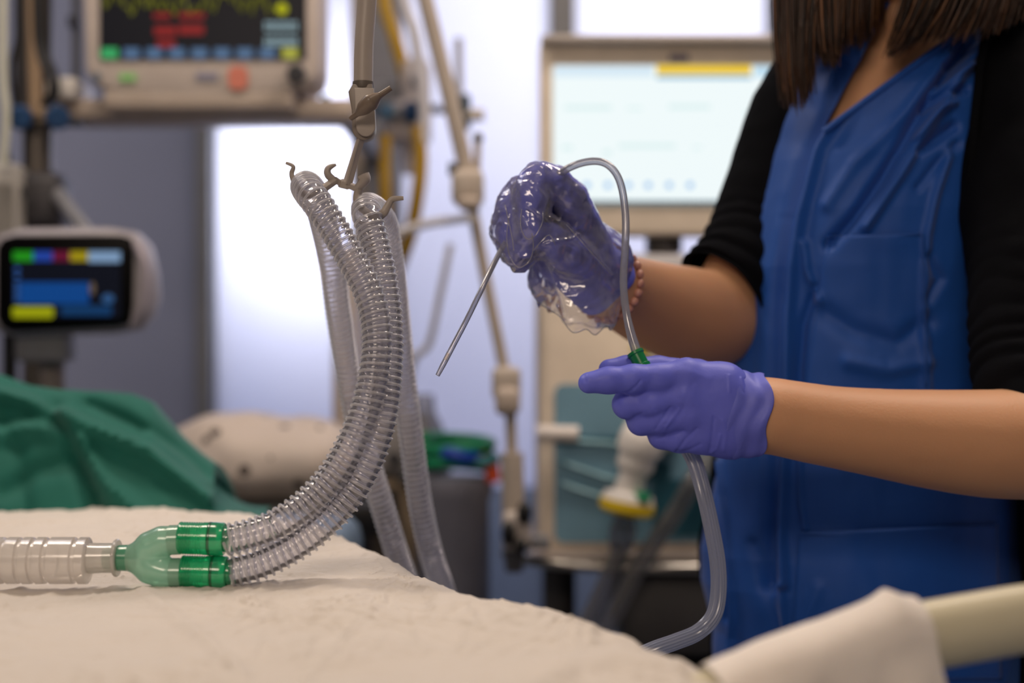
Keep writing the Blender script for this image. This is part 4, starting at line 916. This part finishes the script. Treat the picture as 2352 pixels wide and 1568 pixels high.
# ---- clear over-glove on the far hand
film = clear('polythene_film', tint=(250,250,252), face=.11, edge=.55, body=(255,253,255), glossy=1.5, rough=.13, blend=.3, bump=.5, bscale=30, ridged=True)
lo, hi = P(1090,790,1.19), P(1460,340,1.37)
f = Field(lo, hi, .0012); add_hand(f, far_hand, .0026, .0035, .009)
for ch in ([(1217,512,1.236,.0120),(1216,535,1.233,.0122),(1212,552,1.232,.0065)], [(1186,545,1.246,.0125),(1192,575,1.243,.0120),(1196,606,1.242,.0035)], [(1180,470,1.26,.0145),(1165,530,1.25,.013),(1172,570,1.243,.0085)], [(1180,580,1.262,.011),(1150,530,1.268,.007),(1142,500,1.272,.0045)],
           [(1222,440,1.243,.0160),(1226,500,1.238,.0145)],[(1262,540,1.245,.016),(1252,568,1.24,.012),(1240,575,1.238,.006)],
           [(1375,600,1.30,.032),(1345,660,1.30,.034),(1322,712,1.302,.034),(1310,760,1.305,.030)],[(1340,640,1.29,.03),(1322,715,1.292,.0355),(1318,800,1.298,.034)],[(1208,555,1.238,.011),(1198,595,1.236,.0095),(1192,612,1.235,.005)],[(1300,600,1.285,.026),(1272,650,1.288,.022),(1262,700,1.292,.016)]):
    f.chain([(P(a,b,c), r) for a,b,c,r in ch], .008)
me = f.mesh('film', smooth=2); c = co_of(me); nn = nor_of(me)
wv = np.stack([pnoise(c*38+k*7.7) for k in range(3)],1)*.016
rdg = fbm((c+wv)*55, 3, ridge=True); c = c+nn*(rdg*.0022+fbm(c*24,2)*.0016)[:,None]
px = to_px(c)
c += nn*fold_field(px, [([(1300,515),(1340,560),(1405,632)],2.5,.0025),([(1210,470),(1245,500),(1260,515)],3,.002),([(1270,620),(1290,690),(1297,730)],4,.003),([(1180,480),(1215,520)],3,.002),([(1250,560),(1320,545),(1330,540)],3,.0025),([(1262,500),(1280,512),(1300,480)],3,.0025)])[:,None]
set_co(me, c)
bm = bmesh.new(); bm.from_mesh(me)
# open the hem along a slanting plane
hp = P(1318,752,1.30); hn = (P(1312,790,1.305)-P(1345,640,1.30)).normalized()
bmesh.ops.bisect_plane(bm, geom=bm.verts[:]+bm.edges[:]+bm.faces[:], plane_co=hp, plane_no=hn, clear_outer=True)
for v in bm.verts:
    k_ = max(0, 1-((hp-v.co).dot(hn))/.03)
    if k_ > 0: v.co += hn*((.003*math.sin(v.co.x*260+v.co.y*170)-.014*min(1,abs(v.co.x-P(1330,750,1.3).x)/.035)**1.5)*k_)
hem = []; be = [e for e in bm.edges if e.is_boundary]; nx = {}
for e in be:
    a, b = e.verts; nx.setdefault(a.index, []).append(b.index); nx.setdefault(b.index, []).append(a.index)
bm.verts.index_update(); nx = {}
for e in be:
    a, b = e.verts; nx.setdefault(a.index, []).append(b.index); nx.setdefault(b.index, []).append(a.index)
bm.verts.ensure_lookup_table(); seen = set()
for s0 in list(nx):
    if s0 in seen: continue
    loop = [s0]; seen.add(s0)
    while True:
        n_ = [x for x in nx[loop[-1]] if x not in seen]
        if not n_: break
        loop.append(n_[0]); seen.add(n_[0])
    if len(loop) > 30: hem.append([bm.verts[i].co.copy() for i in loop[::2]]+[bm.verts[loop[0]].co.copy()])
bm.to_mesh(me); bm.free()
og = link('plastic_over_glove', me, film, nurse, autosmooth=False); og['label'] = 'crumpled clear plastic glove over the violet glove'
# hem bead and finger seams of the film
seam = clear('film_seam', tint=(235,235,240), face=.3, edge=.8, body=(225,225,230), glossy=2.0)
sb = MB()
fb = BVHTree.FromPolygons([tuple(v) for v in (co_of(me)+np.array(nurse.location))], [tuple(p.vertices) for p in me.polygons])
def on_film(x, y, lift=.0006):
    d_ = P(x,y,1).copy()-Vector((0,0,H)); hit = fb.ray_cast(Vector((0,0,H)), d_.normalized())
    return hit[0]-d_.normalized()*lift if hit[0] else None
for pl in ([(1168,500),(1164,545),(1170,585),(1190,614),(1215,600),(1225,570),(1222,535)], [(1198,480),(1196,520),(1210,548),(1230,540),(1246,510),(1247,485)], [(1300,515),(1345,565),(1405,632)], [(1226,575),(1242,556),(1262,540),(1276,562)],[(1160,470),(1176,545),(1180,575)]):
    q = [on_film(a.x, a.y) for a in spline([Vector((x,y,0)) for x,y in pl],8)]; q = [x for x in q if x]
    if len(q) > 2: sb.sweep(q, .00045, 5)
sb.build('film_seam', seam, og)
hb = MB()
for h_ in hem: hb.sweep(h_, .0005, 5, cap=False)
hb.build('hem', seam, og)
# ---- bead bracelet
bc = P(1398,652,1.322); ax = (P(1425,668,1.35)-P(1385,648,1.315)).normalized(); u_b = ax.cross(Vector((0,0,1))).normalized(); w_b = ax.cross(u_b)
t = thing('bracelet', 'rose coloured bead bracelet on the farther wrist beside the plastic glove', 'bracelet', bc)
bead0 = None; bm_ = M('rose_pearl', (196,140,122), .22, coat=.5)
for k in range(24):
    a = 2*math.pi*k/24; pos = bc+u_b*math.cos(a)*.0315+w_b*math.sin(a)*.0335
    if bead0 is None:
        bead0 = MB().ball(pos, .0042, 14).build('bead', bm_, t); base = pos.copy()
    else:
        o = bead0.copy(); col.objects.link(o); o.parent = t; o.location = pos-base
# ---- gown
ys = np.concatenate([np.linspace(20,1620,400), np.linspace(1640,2380,40)]); na = 440
def make_loft(ys, na, off, a0, a1):
    V = []
    for y in ys:
        cx, hx, cy, hy = tor(y); z = Zp(y,DT)
        for k in range(na):
            a = a0+(a1-a0)*k/(na-1); V.append((cx+(hx+off)*math.cos(a), cy-(hy+off)*math.sin(a), z))
    return V
# denser to the front: angle runs from just behind the left flank round the front
V = make_loft(ys, na, 0, R(205), R(-25)); n_r = len(ys)
fc = [(i*na+k,(i+1)*na+k,(i+1)*na+k+1,i*na+k+1) for i in range(n_r-1) for k in range(na-1)]
me = bpy.data.meshes.new('gown'); me.from_pydata(V, [], fc); me.update()
c = co_of(me); px = to_px(c); nn = nor_of(me); 
if nn[len(nn)//2,1] > 0: nn = -nn
gf = [([(1985,150),(1935,260),(1885,340),(1842,500),(1822,620),(1814,720),(1812,900),(1803,1050),(1795,1240),(1800,1340)],11,-.013),
      ([(1955,150),(1905,260),(1858,340),(1812,500),(1795,620),(1788,720),(1786,900),(1778,1050),(1770,1240),(1770,1340)],22,.012),
      ([(1850,250),(1770,430),(1720,600),(1710,800),(1700,1000)],45,.006),
      ([(2225,90),(2130,230),(2030,400),(1960,500),(1905,560)],13,.011), ([(2245,110),(2160,250),(2070,400),(1990,520)],11,-.009), ([(2180,130),(2080,260),(1960,380),(1900,470)],15,-.005),
      ([(2235,95),(2190,150),(2165,180)],8,.008),([(2170,150),(2225,120)],7,.007),([(2145,212),(2185,185),(2225,160)],6,-.008),([(2125,245),(2180,215),(2215,205)],9,.009),([(2105,318),(2150,262),(2190,240)],6,-.009),([(2110,345),(2160,310),(2190,290)],12,.009),([(2200,330),(2150,380),(2110,430)],10,.004),
      ([(2180,350),(2150,450),(2130,540),(2122,700),(2130,900)],10,-.006),([(1850,560),(1855,620),(1880,690)],9,-.006),([(1870,660),(1845,740),(1835,850),(1832,1000)],10,.007),
      ([(1838,1060),(1840,1150),(1850,1215)],7,-.005),([(1655,1060),(1662,1110),(1670,1180),(1678,1300),(1682,1420),(1674,1560)],6,-.007),([(1640,1060),(1646,1110),(1655,1200),(1664,1300),(1668,1420)],8,.006),
      ([(1900,720),(1960,760),(2060,790),(2130,740)],22,.006),([(1950,830),(2040,850),(2130,830)],16,-.005),([(2130,590),(2160,640),(2130,690)],12,.005),([(1730,1250),(1790,1450),(1830,1568)],14,.004),([(1880,1350),(1830,1480)],12,-.003),
      ([(1795,1340),(1802,1450),(1825,1550)],8,-.006),([(1990,1250),(2060,1400),(2100,1560)],30,.003)]
c += nn*(fold_field(px, gf)+fbm(c*9,3)*.004+fbm(c*np.array([40,40,14]),2)*.0012)[:,None]; set_co(me, c)
bm = bmesh.new(); bm.from_mesh(me)
# cut the V neck along the neckline
cam_o = Vector((0,0,H))
vl = [(1992,90),(1890,298)]; vr = [(1890,298),(2262,22)]
for (x0,y0),(x1,y1) in (((1999,90),(1890,298)), (vr[0],vr[1])):
    a, b = P(x0,y0,1.4), P(x1,y1,1.4); nrm = (a-cam_o).cross(b-cam_o).normalized()
    fs = [f_ for f_ in bm.faces if f_.calc_center_median().y < 1.52 and f_.calc_center_median().z > Zp(330,1.4)]
    gs = set(fs); [gs.update(f_.edges) for f_ in fs]; [gs.update(f_.verts) for f_ in fs]
    bmesh.ops.bisect_plane(bm, geom=list(gs), plane_co=a, plane_no=nrm)
kill = []
for f_ in bm.faces:
    q = f_.calc_center_median()
    if q.y > 1.56: continue
    x_, y_ = q.x/q.y*F+1176, (H-q.z)/q.y*F+784
    if y_ < 298 and x_ > 1890+(298-y_)*(109/208.) and (x_-1890)/(2262-1890) < (298-y_)/(298-22): kill.append(f_)
bmesh.ops.delete(bm, geom=kill, context='FACES'); bm.to_mesh(me); bm.free()
gown = link('gown', me, gownm, nurse, autosmooth=False); gown['label'] = 'blue disposable gown with V neck'
md = gown.modifiers.new('thick','SOLIDIFY'); md.thickness = .0012; md.offset = -1
gb = BVHTree.FromPolygons([tuple(v) for v in (co_of(me)+np.array(nurse.location))], [tuple(p.vertices) for p in me.polygons])
def cast(bv, x, y, lift):
    d_ = (P(x,y,1)-cam_o).normalized(); h_ = bv.ray_cast(cam_o, d_); return (h_[0]-d_*lift) if h_[0] else None
sb = MB()
for pl in ([(2255,30),(2200,70),(2100,142),(2000,215),(1890,296)],[(1890,296),(1925,226),(1955,170),(1985,118)]):
    q = [cast(gb, a.x+2, a.y+6, .001) for a in spline([Vector((x,y,0)) for x,y in pl],8)]; q = [x for x in q if x]
    if len(q) > 2: sb.sweep(q, .0035, 8, flat=(1,1))
sb.build('neck_binding', gownm, gown)
def patch(name, quad, lift, n1=50, n2=50, th=.001):
    """cloth patch lying on the gown: quad corners TL, TR, BR, BL"""
    V = []; ok = True
    for j in range(n2):
        for i in range(n1):
            u, v = i/(n1-1), j/(n2-1); tl, tr_, br, bl_ = [Vector((*p,0)) for p in quad]
            p = tl.lerp(tr_,u).lerp(bl_.lerp(br,u), v); q = cast(gb, p.x, p.y, lift+.004*math.exp(-(v*8)**2)*math.sin(math.pi*u)); V.append(q or P(p.x,p.y,1.4))
    me = bpy.data.meshes.new(name); me.from_pydata(V, [], [(j*n1+i,j*n1+i+1,(j+1)*n1+i+1,(j+1)*n1+i) for j in range(n2-1) for i in range(n1-1)]); me.update()
    o = link(name, me, gownm, gown, autosmooth=False); m_ = o.modifiers.new('thick','SOLIDIFY'); m_.thickness = th; return o
patch('chest_pocket', [(1900,542),(2119,535),(2128,905),(1850,905)], .0022)
patch('side_pocket', [(1835,1222),(2290,1203),(2300,1560),(1815,1560)], .0022, 60, 40)
for pl in ([(1900,543),(1960,546),(2040,543),(2118,536)], [(1838,1224),(1950,1228),(2100,1220),(2288,1204)], [(2119,536),(2124,700),(2128,880)]):
    q = [cast(gb, a.x, a.y, .0052) for a in spline([Vector((x,y,0)) for x,y in pl],10)]; q = [x for x in q if x]
    if len(q) > 2: MB().sweep(q, .0009, 6).build('pocket_seam', gownm, gown)
# ---- cardigan: back and front edge, collar roll and two sleeves in one garment
def edge_x(y): return interp([(20,2300),(60,2262),(110,2250),(200,2218),(330,2190),(450,2176),(600,2178),(760,2200),(900,2212),(1130,2325),(1300,2335),(1568,2320),(2400,2320)], y)[0]
cm = MB(); nb = 260; rows = []
yc = np.linspace(15,2360,260)
for y in yc:
    cx, hx, cy, hy = tor(y); z = Zp(y,DT); o_ = .012
    # angle of the front edge on the near side
    ex = X(edge_x(y), 1.44); ca = min(.999, max(-.99, (ex-cx)/(hx+o_))); a0 = math.acos(ca); a1 = -math.pi+R(25)
    for k in range(nb):
        a = a0+(a1-a0)*k/(nb-1); fl = .004*math.exp(-k/6.); rows.append((cx+(hx+o_+fl)*math.cos(a), cy-(hy+o_+fl)*math.sin(a), z))
cm.add(rows, [(i*nb+k,(i+1)*nb+k,(i+1)*nb+k+1,i*nb+k+1) for i in range(len(yc)-1) for k in range(nb-1)])
# rolled front edge
cm.sweep([Vector(rows[i*nb+2]) for i in range(0,len(yc),3)], .005, 10)
def sleeve(path, bunch0, amp, seed):
    q = resample(spline([P(a,b,c) for a,b,c,_ in path],10), .0022); n = len(q); rr = [float(np.interp(i/(n-1), np.linspace(0,1,len(path)), [p[3] for p in path])) for i in range(n)]
    seg = 120; tang = [(q[min(i+1,n-1)]-q[max(i-1,0)]).normalized() for i in range(n)]; u, w_ = frame_of(tang[0]); V = []
    for i in range(n):
        if i: u = tang[i-1].rotation_difference(tang[i]) @ u
        w_ = tang[i].cross(u); V += [(i, 2*math.pi*k/seg, q[i], u.copy(), w_.copy()) for k in range(seg)]
    base = np.array([tuple(v[2]+v[3]*math.cos(v[1])*rr[v[0]]+v[4]*math.sin(v[1])*rr[v[0]]) for v in V])
    tt = np.array([v[0]/(n-1) for v in V]); bun = np.clip((tt-bunch0)/(1-bunch0),0,1)
    ax_ = np.array([tuple(tang[v[0]]) for v in V]); al = np.array([v[0]*.0022 for v in V])
    nz = pnoise(base*14+seed)*1.6
    ring = np.abs(np.sin(al*150+nz*2.2))-.5
    disp = ring*amp*bun+fbm(base*12+seed,3)*.005
    dirs = np.array([tuple(v[3]*math.cos(v[1])+v[4]*math.sin(v[1])) for v in V]); out = base+dirs*disp[:,None]
    cm.add([tuple(x) for x in out], [(i*seg+k,i*seg+(k+1)%seg,(i+1)*seg+(k+1)%seg,(i+1)*seg+k) for i in range(n-1) for k in range(seg)])
sleeve([(2215,40,1.53,.045),(2290,110,1.50,.058),(2335,230,1.455,.066),(2352,420,1.40,.064),(2365,620,1.355,.061),(2372,800,1.32,.058),(2378,905,1.295,.055),(2388,965,1.285,.050)], .6, .0045, 3)
sleeve([(1955,110,1.56,.040),(1885,190,1.555,.055),(1835,300,1.545,.060),(1795,420,1.54,.060),(1757,540,1.53,.061),(1712,622,1.515,.061),(1672,668,1.502,.060),(1655,682,1.497,.056)], .6, .007, 11)
card = cm.build('cardigan', cardm, nurse, autosmooth=False); card['label'] = 'black knitted cardigan with sleeves pushed up'
md = card.modifiers.new('thick','SOLIDIFY'); md.thickness = .002; md.offset = -1
# trousers and shoes
tf = Field((.15,1.3,0), (.68,1.68,.85), .005)
for fx in (.31,.50):
    tf.chain([(Vector((fx,1.52,.78)),.10),(Vector((fx,1.52,.66)),.098),(Vector((fx+.005,1.53,.42)),.078),(Vector((fx+.005,1.56,.11)),.062)], .02)
link('trousers', tf.mesh('trousers'), M('trouser_blue', (24,60,120), .8), nurse, autosmooth=False)
for fx in (.315,.505):
    MB().ball((fx-.012,1.47,.045), .05, 20, (.95,2.4,.88)).build('shoe', M('shoe_white', (220,220,220), .4), nurse)
# ---- hair
hairm = [M('brown_hair', (66,40,24), .4, var=.35, scale=14, spec=.6), M('dark_brown_hair', (38,24,16), .4, var=.3, scale=14, spec=.6), M('light_brown_hair', (112,74,44), .4, var=.3, scale=14, spec=.6)]
hv = MB()
def noise_tone(u): return math.sin(u*60)+math.sin(u*23+1) > 0
def lock(roots, ends, count, rad, mids, seed, dj=.012, mi=0):
    rd = random.Random(seed)
    for _ in range(count):
        u = rd.random(); v = min(1,max(0,u+rd.uniform(-.08,.08))); 
        def at(tab, u_):
            xs = np.linspace(0,1,len(tab)); return Vector([float(np.interp(u_, xs, [p[k] for p in tab])) for k in range(3)])
        a, b_, m_ = at(roots,u), at(ends,v), at(mids,u)
        jit = Vector((rd.gauss(0,6),rd.gauss(0,6),rd.gauss(0,dj))); L = rd.uniform(.86,1.03)
        q = []
        for s in np.linspace(0,L,8):
            w0, w1, w2 = (1-s)**2, 2*s*(1-s), s*s
            p_ = a*w0+(m_+jit)*w1+(b_+Vector((jit.x*.8,jit.y,jit.z)))*w2
            q.append(P(p_.x+3*math.sin(s*6+u*40), p_.y, p_.z))
        hv.sweep(q, [rad*x for x in (1,1,1,1,.95,.85,.6,.2)], 4, cap=False, mi=rd.choice((0,0,1,1,2)) if rd.random() > .3 else (1 if noise_tone(u) else 0))
# left curtain in front of the shoulder, hanging clear of the chest
lock([(1800,-420,1.46),(1880,-460,1.43),(1990,-450,1.42)], [(1795,222,1.40),(1822,238,1.392),(1848,225,1.39),(1866,200,1.388)], 800, .00105, [(1765,-60,1.40),(1800,-60,1.39),(1850,-60,1.38)], 1, .006)
lock([(1850,-420,1.44),(2000,-450,1.42),(2040,-420,1.42)], [(1880,130,1.40),(1912,150,1.395),(1930,120,1.40),(1990,90,1.42),(2022,50,1.44)], 1000, .00105, [(1850,-60,1.40),(1930,-80,1.39),(2030,-80,1.42)], 2, .01)
lock([(1840,-420,1.5),(2020,-450,1.5),(2050,-420,1.5)], [(1800,120,1.47),(1900,110,1.46),(2020,40,1.46)], 500, .0014, [(1790,-60,1.47),(1900,-80,1.47),(2030,-80,1.46)], 5, .01)
# right side sweeping over the near shoulder
lock([(2120,-470,1.40),(2300,-480,1.42),(2480,-430,1.46)], [(2036,118,1.415),(2060,116,1.41),(2100,100,1.405),(2170,92,1.40),(2260,80,1.395),(2330,48,1.395),(2400,20,1.40)], 1700, .00105, [(2150,-120,1.39),(2300,-120,1.38),(2430,-160,1.40)], 3, .012)
lock([(2100,-470,1.44),(2300,-430,1.48)], [(2090,50,1.44),(2200,60,1.43),(2400,0,1.44)], 500, .0015, [(2180,-150,1.44),(2440,-160,1.45)], 4, .012)
# back of the head
lock([(1830,-440,1.52),(2050,-520,1.5),(2270,-440,1.52)], [(1850,90,1.66),(2050,110,1.69),(2260,90,1.66)], 700, .0018, [(1800,-150,1.66),(2050,-180,1.7),(2320,-150,1.66)], 6, .012)
hf = Field(hc-Vector((.13,.15,.15)), hc+Vector((.13,.16,.16)), .004); hf.ellip(hc+Vector((.008,.018,.022)), (.088,.105,.103), .01)
hm_ = hf.mesh('cap'); bm = bmesh.new(); bm.from_mesh(hm_); bmesh.ops.delete(bm, geom=[v for v in bm.verts if (v.co-hc).dot(fd) > .055 and v.co.z < hc.z+.075], context='VERTS'); bm.to_mesh(hm_); bm.free()
o = len(hv.v); hv.add([tuple(v.co) for v in hm_.vertices], [tuple(p.vertices) for p in hm_.polygons])
hair = hv.build('hair', hairm, nurse, autosmooth=False); hair['label'] = 'straight brown shoulder-length hair'
# ================================================================== CAMERA AND VIEW
cam = bpy.data.cameras.new('camera'); cam.lens = 50; cam.sensor_width = 36; cam.sensor_fit = 'HORIZONTAL'
co = bpy.data.objects.new('camera', cam); co.location = (0,0,H); co.rotation_euler = (R(90),0,0); col.objects.link(co)
cam.clip_start = .02; cam.dof.use_dof = True; cam.dof.focus_distance = 1.16; cam.dof.aperture_fstop = 2.4
sc = bpy.context.scene; sc.camera = co
sc.view_settings.view_transform = 'Standard'; sc.view_settings.look = 'None'; sc.view_settings.gamma = 1; sc.view_settings.use_curve_mapping = False
sc.view_settings.exposure = 0
sc.cycles.max_bounces = 14; sc.cycles.transparent_max_bounces = 40; sc.cycles.transmission_bounces = 10; sc.cycles.diffuse_bounces = 4
sc.cycles.use_denoising = True; sc.cycles.sample_clamp_indirect = 6
